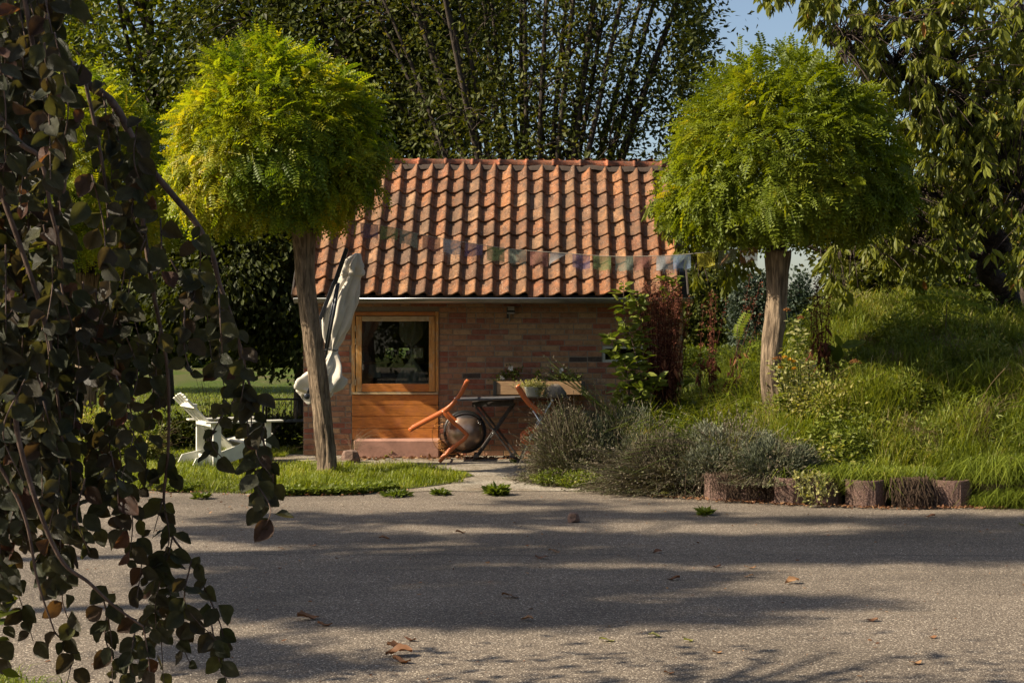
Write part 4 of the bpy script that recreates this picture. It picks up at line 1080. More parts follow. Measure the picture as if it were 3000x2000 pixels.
# bare twiggy bushes by the chair
def twig_bush(name, label, base, n, h, spread, m, seed, r0=.004, cat='bush', side=5, lean=(0, 0)):
    r = np.random.RandomState(seed); items = []; root = empty(name, base); tag(root, label, cat)
    for _ in range(n):
        a = r.rand() * 6.28; s = spread * math.sqrt(r.rand()); H = h * r.uniform(.5, 1)
        e = np.array((math.cos(a) * s + lean[0], math.sin(a) * s + lean[1], H)); P = smooth_path([(0, 0, 0), e * [.35, .35, .5] + r.randn(3) * .02, e], 7); items.append((P, np.linspace(r0, r0 * .4, 7)))
        for _ in range(side):
            j = r.randint(2, 6); d = unit(r.randn(3) * [1, 1, .4] + [0, 0, .9]) * h * r.uniform(.1, .28); items.append((np.array([P[j], P[j] + d * .5 + r.randn(3) * .01, P[j] + d]), np.linspace(r0 * .55, r0 * .3, 3)))
    tubes('branches', items, m, root, 4)['kind'] = 'stuff'; return root
twig_bush('bare_bush', 'leafless twiggy bush behind the white chair back', at(615, 1300, 18.2, 0), 11, .95, .35, M['dark_bark'], 3, .005)
twig_bush('bare_bush', 'leafless arching twigs between the chair and the leaning parasol', at(780, 1290, 18.3, 0), 10, .75, .55, M['dark_bark'], 4, .005)

# ---- the big cherry at the right, leaves hanging in fans
def LF_clusters(r, c_, per, L):
    """fans of long leaves hanging from each spur"""
    k = len(c_); P = np.repeat(c_, per, 0) + .025 * r.randn(k * per, 3); a = r.rand(k * per) * 6.28; s = r.rand(k * per) ** .7
    D = np.c_[np.cos(a) * s, np.sin(a) * s, -.75 - .5 * r.rand(k * per)]; return P, D
cb = at(2955, 970, 17.6, 1.5)
r = np.random.RandomState(90)
tr_ = smooth_path([cb, at(2950, 860, 17.6), at(2890, 790, 17.5), at(2925, 720, 17.4), at(2860, 640, 17.5), at(2850, 520, 17.6), at(2830, 330, 17.6), at(2770, 130, 17.5), at(2700, -120, 17.4)], 40)
skel = [(tr_, np.interp(np.linspace(0, 1, 40), [0, .25, .36, .5, 1], [.16, .13, .165, .12, .06]))]
def limb(pts, r0, r1, n=14): skel.append((smooth_path(pts, n), np.linspace(r0, r1, n)))
limb([at(2850, 520, 17.6), at(2990, 400, 17.2), at(3150, 200, 17), at(3300, -100, 16.8)], .09, .04)
limb([at(2830, 330, 17.6), at(2980, 180, 17.8), at(3050, 50, 18), at(3150, -200, 18)], .06, .03)
limb([at(2770, 130, 17.5), at(2600, 0, 17), at(2430, -60, 16.6), at(2250, -30, 16.2)], .05, .012)
limb([at(2840, 450, 17.6), at(2720, 300, 17), at(2560, 130, 16.7), at(2430, 120, 16.4)], .05, .012)
limb([at(2860, 640, 17.5), at(2700, 560, 17.2), at(2600, 600, 17), at(2480, 640, 16.8)], .04, .01)
limb([at(2890, 760, 17.5), at(2740, 720, 17.3), at(2600, 760, 17.1), at(2420, 740, 17.0), at(2200, 650, 17.2), at(2000, 610, 17.4), at(1900, 640, 17.4)], .045, .008, 24)
limb([at(2200, 650, 17.2), at(2120, 740, 17.2), at(2050, 800, 17.2)], .012, .006)
limb([at(2850, 560, 17.6), at(2950, 560, 16.8), at(3080, 640, 16.5)], .04, .01)
zones = [(2560, -40, 330, 130, 240), (2300, -20, 100, 45, 26), (2440, 50, 100, 80, 50), (2520, 200, 90, 130, 56), (2640, 250, 160, 220, 240), (2850, 200, 190, 250, 300), (2980, 480, 120, 250, 170), (2740, 480, 160, 170, 190),
         (2620, 640, 130, 140, 120), (2700, 720, 130, 110, 90), (2800, 640, 90, 80, 60), (1965, 620, 60, 45, 26), (2040, 680, 100, 65, 46), (2150, 720, 100, 75, 34), (2090, 810, 70, 45, 12), (2430, 720, 50, 60, 16), (2480, 830, 50, 60, 18), (3150, 200, 220, 400, 200), (2900, -260, 400, 130, 150), (2960, 760, 70, 60, 20)]
cen = []
for zx, zy, ax_, ay_, k in zones:
    for _ in range(k):
        a = r.rand() * 6.28; q = math.sqrt(r.rand()); cen.append(at(zx + ax_ * q * math.cos(a), zy + ay_ * q * math.sin(a), 17.0 + .6 * r.randn() * (0.5 if zx < 2200 else 1)))
cen = np.array(cen)
ch = empty('cherry_tree', cb); tag(ch, 'big cherry tree with crooked dark trunk and long hanging leaves, right', 'tree')
tubes('trunk', [(p - cb, q) for p, q in skel[:1]], M['cherry_bark'], ch, 14)
for p, q in skel[1:]: tubes('limb', [(p - cb, q)], M['cherry_bark'], ch, 8)
nodes = np.concatenate([p[6:] if i == 0 else p for i, (p, q) in enumerate(skel)]); items = []
for c_ in cen:
    j = np.argmin(((nodes - c_) ** 2).sum(1)); a = nodes[j]; items.append((smooth_path([a - cb, (a + c_) / 2 - cb + (0, 0, .15), c_ - cb], 5), np.linspace(.009, .0035, 5)))
tubes('twigs', items, M['cherry_bark'], ch, 4)['kind'] = 'stuff'
cen2 = cen[r.rand(len(cen)) < .72]
P, D = LF_clusters(r, cen2, 9, .15)
T = np.clip(.42 + .2 * r.randn(len(P)) + .1 * nz(P, 2, 4), 0, 1)
order = np.argsort(P[:, 1]); show = order[(np.abs(P[order, 0] / P[order, 1]) < .36) & (P[order, 2] / P[order, 1] < .31)]
pick = show[:2400:8][:300]; rest_ = np.setdiff1d(np.arange(len(P)), pick)
V, F_, T2 = leaves(r, P[rest_] - cb, .155, D[rest_], .6, T[rest_], (LANCE, LANCE_F), .16, 1.15)
o = link('crown', np_mesh('crown', V, [F_], T2, False), M['cherry_leaf'], ch); o['kind'] = 'stuff'
def leaf_objs(name, P, D, size, m, parent, tpl, r, variants=6, jit=.15, tb=.45, upb=.6, wid=1.0):
    mes = []
    for k in range(variants):
        me = np_mesh(name, tpl[0] * [wid, 1, 1], [tpl[1]], np.full(len(tpl[0]), min(1, max(0, tb + .18 * r.randn()))), False); me.materials.append(m); mes.append(me)
    R = frames(unit(D + jit * r.randn(*D.shape)), unit(np.array((0, 0, upb)) + r.randn(*D.shape)))
    for p, Rm in zip(P, R):
        o = bpy.data.objects.new(name, mes[r.randint(variants)]); C.objects.link(o); o.parent = parent
        s = size * (.7 + .6 * r.rand()); o.matrix_local = Matrix.Translation(p) @ Matrix(Rm.tolist()).to_4x4() @ Matrix.Scale(s, 4)
leaf_objs('leaf', P[pick] - cb, D[pick], .155, M['cherry_leaf'], ch, (LANCE, LANCE_F), r, wid=1.15)
simple_tree('cherry_tree', 'dark upright trunk at the right edge behind the crooked cherry', at(2998, 970, 19.5, 1.2), at(3000, 200, 19.5), (.9, .7, 2.2), 90, 10, .15, M['cherry_leaf'], 66, .13, tb=.5, sig=.2, tpl=(LANCE, LANCE_F), down=.9, mbark=M['cherry_bark'])

# ------------------------------------------------------------------ trees outside the frame on the left: they throw the shade over the asphalt
T5 = (LEAF[[0, 1, 3, 5, 6]], np.array([(0, 4, 1), (1, 4, 2), (2, 4, 3), (3, 4, 0)]))
SHADE = [  # patches of shade on the asphalt: centre and half-size in photo pixels, clusters
    (1100, 1516, 480, 15, 80), (800, 1560, 260, 22, 60), (1700, 1475, 260, 6, 16), (1750, 1508, 330, 9, 44), (2480, 1522, 480, 7, 36), (2850, 1530, 260, 14, 60), (1560, 1530, 240, 7, 24), (1750, 1575, 420, 10, 60), (1000, 1580, 260, 14, 50),
    (2500, 1606, 620, 32, 330), (2900, 1590, 350, 48, 190), (1720, 1622, 420, 14, 70), (950, 1640, 380, 22, 90), (1350, 1628, 200, 8, 26), (1800, 1684, 400, 8, 40), (1250, 1680, 520, 13, 90), (800, 1700, 300, 28, 90), (1750, 1718, 300, 10, 40), (1150, 1742, 520, 20, 130),
    (1450, 1778, 420, 15, 90), (900, 1780, 260, 20, 50), (1250, 1806, 420, 9, 46), (2260, 1761, 310, 7, 34), (2090, 1806, 140, 7, 14), (1680, 1812, 180, 9, 22), (2120, 1640, 240, 7, 20),
    (620, 1900, 200, 22, 22), (900, 1945, 200, 9, 14)]
def shade_cen(sel, xt, seed):
    r = np.random.RandomState(seed); out = []; ts = np.array(to_sun)
    for (cx, cy, hx, hy, k) in SHADE:
        for _ in range(int(k * .95)):
            a = r.rand() * 6.28; q = math.sqrt(r.rand()); g = gpx(cx + hx * q * math.cos(a), cy + hy * q * math.sin(a))
            if sel(g[1]): s = (xt + r.randn() * .9 - g[0]) / ts[0]; out.append(g + ts * s)
    return np.array(out)
for (nm, lb_, sel, xt, sd) in (('shade_tree', 'tall broad tree standing outside the left edge, shading the far half of the asphalt', lambda y: y >= 9.4, -12.5, 51), ('shade_tree', 'second tree outside the left edge, shading the nearer asphalt', lambda y: y < 9.4, -11.5, 52)):
    cen = shade_cen(sel, xt, sd); c0 = cen.mean(0); b0 = np.array((c0[0], c0[1], 0.)); r = np.random.RandomState(sd)
    skel = [(smooth_path([b0, (b0 + c0) / 2 + [.1, .1, 0], c0 + [0, 0, 1.2]], 12), np.linspace(.2, .05, 12))]
    for e in cen[::60]: skel.append((smooth_path([c0 - [0, 0, 1.5 * r.rand()], (c0 + e) / 2 + [0, 0, .1], e], 6), np.linspace(.05, .012, 6)))
    tree(nm, lb_, b0, skel, cen, 16, .14, .11, M['mid_leaf'], M['dark_bark'], sd, T5, .1, 60)
leaf_blob('reflection_hedge', 'unseen leafy hedge added behind the camera to fill the door glass reflection', 'hedge', [((x, -9 + .4 * math.sin(x * 2), 2.2 + .4 * math.sin(x)), (1.5, .9, 2.4), 1) for x in np.arange(-9, 9.1, 1.1)], 26000, .17, M['dark_leaf'], 49, (QUAD, QUAD_F), kind=None, tb=.5)  # unseen hedge, added so the door glass mirrors dark foliage instead of sky
for i, (x, y, s) in enumerate(((-14, -16, 3.4), (-5, -20, 4.2), (5, -17, 3.6), (14, -20, 4.0), (0, -13, 3.2))):
    simple_tree('roadside_tree', 'leafy tree number %s of the row behind the camera' % ('one', 'two', 'three', 'four', 'five')[i], (x, y, 0), (x, y, s * 1.25 + .5), (s, s * .7, s * 1.15), 420, 12, .5, M['mid_leaf'], 55 + i, .3, sig=.6, twigs=20)
# ------------------------------------------------------------------ bed plants
def stalks(name, label, base, n, h, spread, m_stalk, seed, lean=(0, 0), head=None, m_leaf=None, leafn=0, leaf_s=.03, cat='shrub', dome=1.0, zs=1.0):
    return None
def lavender(label, base, rx, ry, h, seed, n=2400, silver=None, nleaf=9000, lean=(0, 0), tilt=0, mleaf='lavender_leaf'):
    """Domed shrub of thin grey stalks with spent flower heads over grey needle leaves."""
    r = np.random.RandomState(seed); root = empty('lavender_shrub', base); tag(root, label, 'shrub')
    rad = np.array((rx, ry, h))
    # needle leaves
    u = rnd_dirs(r, nleaf); u[:, 2] = np.abs(u[:, 2]); q = (.6 + .38 * r.rand(nleaf)) * (1 + .16 * nz(u, 2.8, seed) + .07 * nz(u, 8, seed + 1)); P = u * q[:, None] * rad * [.86, .86, .88] + np.c_[np.full(nleaf, lean[0]) * u[:, 2], np.full(nleaf, lean[1]) * u[:, 2], np.zeros(nleaf)]
    T = np.clip(.45 + .2 * r.randn(nleaf) + .2 * nz(P, 3, seed), 0, 1)
    a = leaves(r, P, .045, u + [0, 0, .8], .5, T, (QUAD, QUAD_F), .5, .32)
    o = link('foliage', np_mesh('foliage', a[0], [a[1]], a[2], False), M[mleaf], root); o['kind'] = 'stuff'
    # stalks: thin ribbons plus head
    u = rnd_dirs(r, n); u[:, 2] = np.abs(u[:, 2]) ** 1.2; u = unit(u)
    s = (.80 + .32 * r.rand(n) ** 1.5) * (1 + .17 * nz(u, 3.4, seed + 2)); E = u * s[:, None] * rad + np.c_[np.full(n, lean[0]), np.full(n, lean[1]), np.zeros(n)] * (.5 + u[:, 2:3])
    E += .045 * r.randn(n, 3); E[:, 2] -= .03 + tilt * .06 * r.rand(n); E[:, 2] = np.maximum(E[:, 2], .03)
    B = E * (.45 + .25 * r.rand(n))[:, None] + .05 * r.randn(n, 3); B[:, 2] *= .85; Mi = B * .4 + E * .6 + np.array((0, 0, .08)) + .02 * r.randn(n, 3)
    Mi = (B + E) / 2 + .012 * r.randn(n, 3); Mi[:, 2] += .03
    side = unit(np.cross(E - B, r.randn(n, 3))) * .0022
    V = np.stack([B - side, B + side, Mi + side, Mi - side, E + side * .7, E - side * .7], 1).reshape(-1, 3)
    oo = np.arange(n)[:, None] * 6; F1 = np.concatenate([oo + [0, 1, 2, 3], oo + [3, 2, 4, 5]])
    Ts = np.clip(.4 + .25 * r.randn(n), 0, 1)
    d = unit(E - Mi); hp = np.repeat(E, 4, 0) + np.repeat(d, 4, 0) * (np.tile([0, .011, .022, .035], n))[:, None]
    hb = leaves(r, hp, .021, np.repeat(d, 4, 0), .2, np.repeat(np.clip(Ts + .12, 0, 1), 4), (QUAD, QUAD_F), .45, .8)
    V, F_, T = merge([(V, [F1], np.repeat(Ts, 6)), hb])
    o = link('stalks', np_mesh('stalks', V, F_, T, False), M['lavender_stalk'], root); o['kind'] = 'stuff'
    return root
b1 = at(1698, 1400, 14.6, 0); lavender('spent brown lavender bush spilling over the path beside the tables', b1, .52, .45, .80, 1, 2600, nleaf=15000, lean=(-.12, 0), tilt=2, mleaf='lavender_stalk')
b2 = at(1800, 1390, 14.7, 0); lavender('dull grey-green mounded shrub right of the brown lavender', b2, .52, .45, .86, 2, 900, nleaf=24000, lean=(.02, 0))
b2 = at(1915, 1400, 14.4, 0); lavender('lower grey-green mound between the two lavenders', b2, .48, .40, .66, 6, 700, nleaf=14000, lean=(.0, 0))
b3_ = at(2010, 1440, 13.7, 0); lavender('sprawling lavender with faded flower spikes at the asphalt edge', b3_, .84, .45, .56, 3, 3000, nleaf=24000, lean=(-.12, -.1), tilt=2, mleaf='lavender_stalk')
b4 = at(2130, 1425, 13.55, .1); lavender('silver-leaved curry plant in front of the pale trunk', b4, .68, .42, .62, 4, 1500, nleaf=26000, lean=(0, -.05), mleaf='silver_leaf')
b5 = at(2265, 1430, 13.15, .16); lavender('low grey shrub spilling over the shaded planter rings', b5, .46, .40, .42, 7, 1500, nleaf=16000, lean=(0, -.1), tilt=2)
# long green lavender stems reaching out
r = np.random.RandomState(12)
def long_stems(label, specs, seed):
    r = np.random.RandomState(seed); items = []; heads = []
    for (x0, y0, x1, y1, D, k) in specs:
        for _ in range(k):
            a = at(x0 + r.randn() * 8, y0 + r.randn() * 6, D + .1 * r.randn()); b = at(x1 + r.randn() * 28, y1 + r.randn() * 22, D - .05 + .1 * r.randn()); items.append((smooth_path([a, (a + b) / 2 + [0, 0, .015], b], 6), np.full(6, .0025))); heads.append((b, b - a))
    root = empty('lavender_plant', items[0][0][0]); tag(root, label, 'shrub'); o0 = items[0][0][0]
    tubes('stems', [(p - o0, q) for p, q in items], M['weed_leaf'], root, 4)['kind'] = 'stuff'
    P = np.concatenate([np.repeat(h_[0][None], 14, 0) + unit(h_[1][None]) * np.linspace(-.02, .05, 14)[:, None] for h_ in heads]); D = np.concatenate([np.repeat(h_[1][None], 14, 0) for h_ in heads])
    V, F_, T = leaves(r, P - o0, .016, D, .2, np.clip(.6 + .2 * r.randn(len(P)), 0, 1), (QUAD, QUAD_F), .5, .9)
    link('flower_heads', np_mesh('flower_heads', V, [F_], T, False), M['lavender_stalk'], root)['kind'] = 'stuff'
long_stems('long green lavender stems leaning over the table corner', [(1770, 1200, 1640, 1080, 14.6, 14), (1800, 1230, 1720, 1140, 14.6, 5)], 1)
long_stems('long green lavender stems pointing left above the sprawling lavender', [(2080, 1280, 1900, 1280, 13.6, 16), (2040, 1310, 1880, 1330, 13.5, 14), (2080, 1250, 1960, 1210, 13.8, 5)], 2)

def leafy_shoot(name, label, stems, leafdefs, m_leaf, m_stem, seed, cat='plant', singles_=300):
    """stems: list of point lists; leafdefs: (count per metre, size)"""
    r = np.random.RandomState(seed); base = np.array(stems[0][0]); root = empty(name, base); tag(root, label, cat); Ps, Ds = [], []
    for i, st in enumerate(stems):
        P = smooth_path(st, 24); tube('stem', P - base, np.linspace(.009, .003, 24), m_stem, root, 6)
        L = np.linalg.norm(np.diff(P, axis=0), axis=1).sum(); k = int(L * leafdefs[0]); 
        for j in range(k):
            t_ = .08 + .92 * j / k; p = P[min(23, int(t_ * 23))] + .02 * r.randn(3); a = j * 2.4 + r.rand() * .6
            Ps.append(p); Ds.append((math.cos(a), math.sin(a) * 1.0, .35 - .5 * r.rand()))
    Ps, Ds = np.array(Ps), unit(np.array(Ds)); n = len(Ps); idx = r.permutation(n)
    Ps += Ds * .015
    leaf_objs('leaf', Ps[idx[:singles_]] - base, Ds[idx[:singles_]], leafdefs[1], m_leaf, root, (LEAF, LEAF_F), r, 8, .25, .55, 1.6, 1.0)
    if n > singles_:
        V, F_, T = leaves(r, Ps[idx[singles_:]] - base, leafdefs[1], Ds[idx[singles_:]], 1.6, np.full(n - singles_, .5), (LEAF, LEAF_F), .25)
        link('foliage', np_mesh('foliage', V, [F_], T, False), m_leaf, root)['kind'] = 'stuff'
    return root
s0 = at(1850, 1240, 15.0, .08)
leafy_shoot('leafy_shrub', 'upright shrub of ovate bright leaves against the shed wall, sunlit', [[s0, at(1860, 1050, 15.0), at(1832, 950, 15.0), at(1826, 822, 15.0)], [s0 + [.1, .05, 0], at(1885, 1080, 15.0), at(1880, 960, 15.1), at(1865, 845, 15.1)],
    [s0 + [-.06, 0, 0], at(1840, 1120, 14.9), at(1800, 1030, 14.9), at(1783, 975, 14.9)], [s0 + [.05, -.05, 0], at(1845, 1160, 14.8), at(1835, 1080, 14.8), at(1815, 1040, 14.8)], [s0 + [.02, 0, 0], at(1900, 1170, 14.9), at(1930, 1100, 14.9)], [s0 + [.0, 0, 0], at(1830, 1200, 14.8), at(1810, 1130, 14.8)],
    [s0 + [.03, 0, 0], at(1870, 1190, 14.8), at(1880, 1120, 14.8), at(1860, 1030, 14.9)]], (62, .115), M['weed_leaf'], M['twig_bark'], 5, 'shrub')
s0 = at(1975, 1180, 15.4, .15)
leafy_shoot('leafy_shrub', 'short leafy sprigs at the eave corner above the dried docks', [[at(1965, 880, 16.2), at(1955, 830, 16.2), at(1930, 815, 16.2)], [at(1965, 880, 16.2), at(1975, 830, 16.2), at(1990, 808, 16.2)]], (70, .12), M['weed_leaf'], M['twig_bark'], 6, 'shrub')
# dried red docks
def dock(label, base, tops, n, seed, h0=.3, w=.07):
    r = np.random.RandomState(seed); root = empty('dried_dock', base); tag(root, label, 'plant'); items = []; Ps = []; Ds = []
    for i in range(n):
        e = np.array(tops[i % len(tops)]) + r.randn(3) * [w, .08, .05]; P = smooth_path([base + r.randn(3) * [.05, .05, 0], base * .45 + e * .55 + r.randn(3) * [.04, .04, 0], e], 14); items.append((P - base, np.linspace(.006, .002, 14)))
        for j in range(14):
            for t_ in range(14):
                if j > 13 * h0: Ps.append(P[j] + r.randn(3) * [.017, .017, .02]); Ds.append(r.randn(3) * [1, 1, .5] - [0, 0, .5])
    tubes('stems', items, M['dry_red'], root, 4)['kind'] = 'stuff'; Ps, Ds = np.array(Ps), np.array(Ds)
    V, F_, T = leaves(r, Ps - base, .022, Ds, .5, np.clip(.45 + .22 * r.randn(len(Ps)), 0, 1), (QUAD, QUAD_F), .4, 1.1)
    k = int(14 * n); low = np.array([items[i % n][0][r.randint(3, 8)] for i in range(k)]) + r.randn(k, 3) * [.03, .03, .03]
    a = leaves(r, low, .10, np.tile([0, 0, -1.], (k, 1)), .3, np.clip(.5 + .3 * r.randn(k), 0, 1), (LANCE, LANCE_F), .4, 1.0)
    V, F_, T = merge([(V, [F_], T), a]); link('seed_heads', np_mesh('seed_heads', V, F_, T, False), M['dry_red'], root)['kind'] = 'stuff'
dock('dense stand of dried dark red dock stalks at the shed corner', at(1945, 1190, 15.2, .12), [at(x, y, 15.2) for x, y in ((1900, 850), (1925, 835), (1950, 825), (1975, 850), (1995, 880), (1890, 900), (1930, 880), (1965, 870), (1985, 860))], 58, 1, .34)
dock('slim dried red dock stalk between shed and pale trunk', at(2080, 1170, 15.8, .2), [at(2085, 850, 15.8), at(2100, 880, 15.8), at(2072, 900, 15.8)], 7, 2, .4, .03)
dock('thin dried dock leaning right towards the pale trunk', at(2090, 1120, 15.6, .3), [at(2215, 830, 15.6), at(2240, 880, 15.6), at(2200, 870, 15.6)], 4, 3, .7, .03)
dock('dark dried dock stalk right of the pale trunk', at(2415, 1200, 14.8, .7), [at(2395, 830, 14.8), at(2420, 870, 14.8), at(2385, 880, 14.8)], 8, 4, .25, .025)
# big dock leaves
def big_leaves(label, spots, size, seed, m='weed_leaf', wid=1.0):
    r = np.random.RandomState(seed); P = np.array([s[0] for s in spots]); base = P[0].copy(); root = empty('dock_leaves', base); tag(root, label, 'plant')
    leaf_objs('leaf', P - base, np.array([s[1] for s in spots], float), size, M[m], root, (LEAF, LEAF_F), r, 4, .2, .4, 2.0, wid)
r = np.random.RandomState(15)
big_leaves('broad dock leaves at the foot of the dried dark red stalks', [(at(1880 + 130 * r.rand(), 1090 + 130 * r.rand(), 15.3 + .3 * r.rand()), (r.randn(), -.6, .2 + .4 * r.randn())) for _ in range(26)], .26, 1, wid=.9)
big_leaves('broad leaves beside the dark dock stalk right of the pale trunk', [(at(2370 + 110 * r.rand(), 1010 + 100 * r.rand(), 14.7 + .3 * r.rand()), (r.randn(), -.6, .2 + .4 * r.randn())) for _ in range(12)], .22, 2, wid=.9)
# pinnate shoots (young robinia suckers)
def sucker(label, base, top, fr, seed, m='robinia_green', s=.36):
    r = np.random.RandomState(seed); root = empty('robinia_shoot', base); tag(root, label, 'sapling'); P = smooth_path([base, (base + top) / 2 + [.01, 0, 0], top], 16); tube('stem', P - base, np.linspace(.008, .003, 16), M['twig_bark'], root, 5)
    mes = []
    for k in range(3):
        me = np_mesh('frond', FR[k][0], [FR[k][1]], np.full(len(FR[k][0]), .5 + .15 * k), False); me.materials.append(M[m]); mes.append(me)
    for i, (t_, az, el) in enumerate(fr):
        d = np.array([(math.cos(az) * math.cos(el), math.sin(az) * math.cos(el), math.sin(el))]); R = frames(d, np.array([(0, -.5, 1.)]))[0]
        o = bpy.data.objects.new('frond', mes[i % 2]); C.objects.link(o); o.parent = root
        o.matrix_local = Matrix.Translation(P[int(t_ * 15)] - base) @ Matrix(R.tolist()).to_4x4() @ Matrix.Scale(s * (.8 + .4 * r.rand()), 4)
sucker('bright green pinnate shoot standing in the gap between shed and pale trunk', at(2150, 1200, 15.2, .2), at(2160, 950, 15.2), [(.99, .9, .9), (.97, 3.6, .5), (.85, .2, .5), (.82, 3.3, .15), (.7, .3, .35), (.66, 2.9, .1), (.5, -.2, .2), (.5, 3.4, 0), (.9, 1.3, .8), (.6, 4.4, .1), (.75, 5, .2)], 1, s=.40)
sucker('thin dark sapling with spreading pinnate leaves on the bank', at(2762, 1062, 15.4, bank_z(np.array([4.66]), np.array([15.4]))[0]), at(2775, 850, 15.4), [(.99, 3.4, .3), (.95, .3, .3), (.9, 2.9, .2), (.85, -.2, .3), (.8, 3.5, .4), (.7, 2.6, .1), (.7, .4, .0), (.6, 3.7, .2), (.9, 4.5, .2), (.75, 4.0, .3), (.8, 5.5, .1), (.5, 3.1, .4), (.97, 1.2, .4)], 2, s=.42)
# tansy with flower heads beside the pale trunk
s0 = at(2330, 1230, 14.2, .5)
tan = leafy_shoot('tansy', 'tall tansy with orange-yellow and brown flower heads by the pale trunk', [[s0, at(2310, 1120, 14.1), at(2300, 1010, 14.1)], [s0, at(2290, 1130, 14.0), at(2262, 1050, 14.0)], [s0, at(2340, 1100, 14.1), at(2330, 1035, 14.1)], [s0, at(2345, 1080, 14.2), at(2320, 930, 14.2)],
    [s0 + [.1, 0, 0], at(2370, 1080, 14.2), at(2345, 960, 14.2)], [s0, at(2300, 1160, 14), at(2285, 1090, 14)], [s0 + [.15, 0, 0], at(2400, 1180, 14.2), at(2390, 1090, 14.2)], [s0 + [.05, 0, 0], at(2350, 1190, 14.1), at(2370, 1120, 14.1)], [s0, at(2360, 1180, 14), at(2420, 1100, 14.1)]], (85, .05), M['pale_leaf'], M['weed_leaf'], 9, 'plant', 200)
def flower_head(name, p, w, h, m, parent=None, base=None, seed=0):
    r = np.random.RandomState(seed); k = 160; a = r.rand(k) * 6.28; q = np.sqrt(r.rand(k)); P = np.c_[np.cos(a) * q * w, np.sin(a) * q * w, h * (1 - q * q) + .004 * r.randn(k)]
    V, F_, T = leaves(r, P, .013, np.tile([0, 0, 1.], (k, 1)), .3, r.rand(k), (QUAD, QUAD_F), .5, 1.3)
    return link(name, np_mesh(name, V, [F_], T, False), m, parent, np.array(p) - base)
for i, (q, y, w, mm) in enumerate(((2278, 1053, .05, 'brown_head'), (2299, 1048, .022, 'yellow_petal'), (2313, 1055, .022, 'yellow_petal'), (2325, 1060, .02, 'yellow_petal'), (2286, 1078, .024, 'yellow_petal'), (2326, 1081, .02, 'yellow_petal'), (2305, 910, .033, 'brown_head'), (2346, 933, .038, 'brown_head'))):
    p = at(q, y, 14.0); flower_head('flower_head', p, w, w * .4, M[mm], tan, np.array(s0), i)
    tube('stem', [at(2330, 1130, 14.1) - s0, at((q + 2330) / 2, (y + 1130) / 2 + 15, 14.05) - s0, p - s0], .003, M['weed_leaf'], tan, 5, 8)
p = at(2505, 1064, 14.2); fh = flower_head('dried_flower_head', p, .06, .03, M['brown_head'], None, np.zeros(3), 33); tag(fh, 'dried brown umbel above the bank weeds, right of the tansy', 'flower')
# nettles / small sprigs
for i, (x, y, lb_) in enumerate(((2110, 1215, 'leftmost nettle sprig behind the sprawling lavender'), (2175, 1170, 'nettle sprig in the dark bed left of the pale trunk'), (2285, 1160, 'nettle growing in front of the pale trunk foot'))):
    b_ = at(x, y + 90, 14.0, .25); leafy_shoot('nettle', lb_, [[b_, at(x, y + 40, 14.0), at(x + 3, y, 14.0)]], (90, .065), M['weed_leaf'], M['weed_leaf'], 60 + i)
# hazy low growth filling the bed between shed corner and trunk
hc = [(at(x, 1200, 15 + .4 * math.sin(x), .33 + .1 * math.cos(x * 2)), (.28, .3, .26), 1) for x in range(1880, 2330, 34)]
leaf_blob('bed_weeds', 'shaded leafy weeds filling the bed left of the pale trunk', 'weeds', hc, 15000, .045, M['weed_leaf'], 71, (LEAF, LEAF_F), tb=.35)
tufts('bed_grass', 'long grass tufts in the bed between shed corner and pale trunk', [(at(x, 1150, D)[0], D, .2, 1.5) for x, D in ((1910, 15), (1960, 14.8), (2010, 15.2), (2060, 15), (2110, 15.4), (2160, 15), (2210, 15.3), (2000, 16.2), (2080, 16.4), (2180, 16.2), (2130, 16.9), (2220, 16.8))], 330, .2, .42, 1.0, M['grass_blade'], .5, 72, .009, bank_z)
hc = [(at(x, 1180, 14.2 + .3 * math.sin(x), None), (.25, .3, .24), 1) for x in range(2320, 2480, 26)] + [(at(2400, 1120, 14.4), (.35, .3, .2), 1)]
leaf_blob('yellowing_weeds', 'pale yellowing weeds right of the tansy', 'weeds', [(c_, (a_ * 1.3, b_, e_ * .9), w_) for (c_, (a_, b_, e_), w_) in hc], 4200, .036, M['weed_leaf'], 73, (LEAF, LEAF_F), tb=.78)
leaf_blob('ground_ivy', 'small creeping leaves under the brown lavender at the path', 'weeds', [(at(1620, 1405, 14.3, .06), (.2, .15, .09), 1), (at(1700, 1420, 14.1, .06), (.25, .15, .1), 1)], 3200, .028, M['weed_leaf'], 74, (LEAF, LEAF_F), tb=.7)
# trailing pale plant and roots over the rings
def trail(name, label, spots, n, size, m, seed, length, sx=.05):
    r = np.random.RandomState(seed); items = []
    for i in range(n):
        c_ = np.array(spots[r.randint(len(spots))]) + r.randn(3) * [sx, .01, .01]; e = c_ + [r.randn() * .05, -.10 - .05 * r.rand(), -length * r.uniform(.4, 1)]; e[2] = max(e[2], .01)
        items.append((smooth_path([c_ + [0, .05, -.02], c_ + [0, -.03, .02], (c_ + e) / 2 + r.randn(3) * [.03, .01, .02], e], 8), np.full(8, size)))
    o0 = items[0][0][0]; root = empty(name, o0); tag(root, label, 'plant'); tubes('strands', [(p - o0, q) for p, q in items], m, root, 3)['kind'] = 'stuff'; return items, root, o0
rz = .235
trail('dry_roots', 'mat of dry brown roots hanging over the concrete rings', [(px(x, 1400, 12.5)[0], 12.52, rz) for x in (2625, 2645, 2665, 2685, 2705)], 230, .0022, M['root_straw'], 1, .26, .03)
trail('dry_roots', 'thin dry stems hanging over the shaded rings beside the curry plant', [(px(x, 1400, 12.9)[0], 12.95, rz) for x in (2100, 2160, 2220, 2260, 2300, 2340)], 330, .002, M['root_straw'], 2, .25, .1)
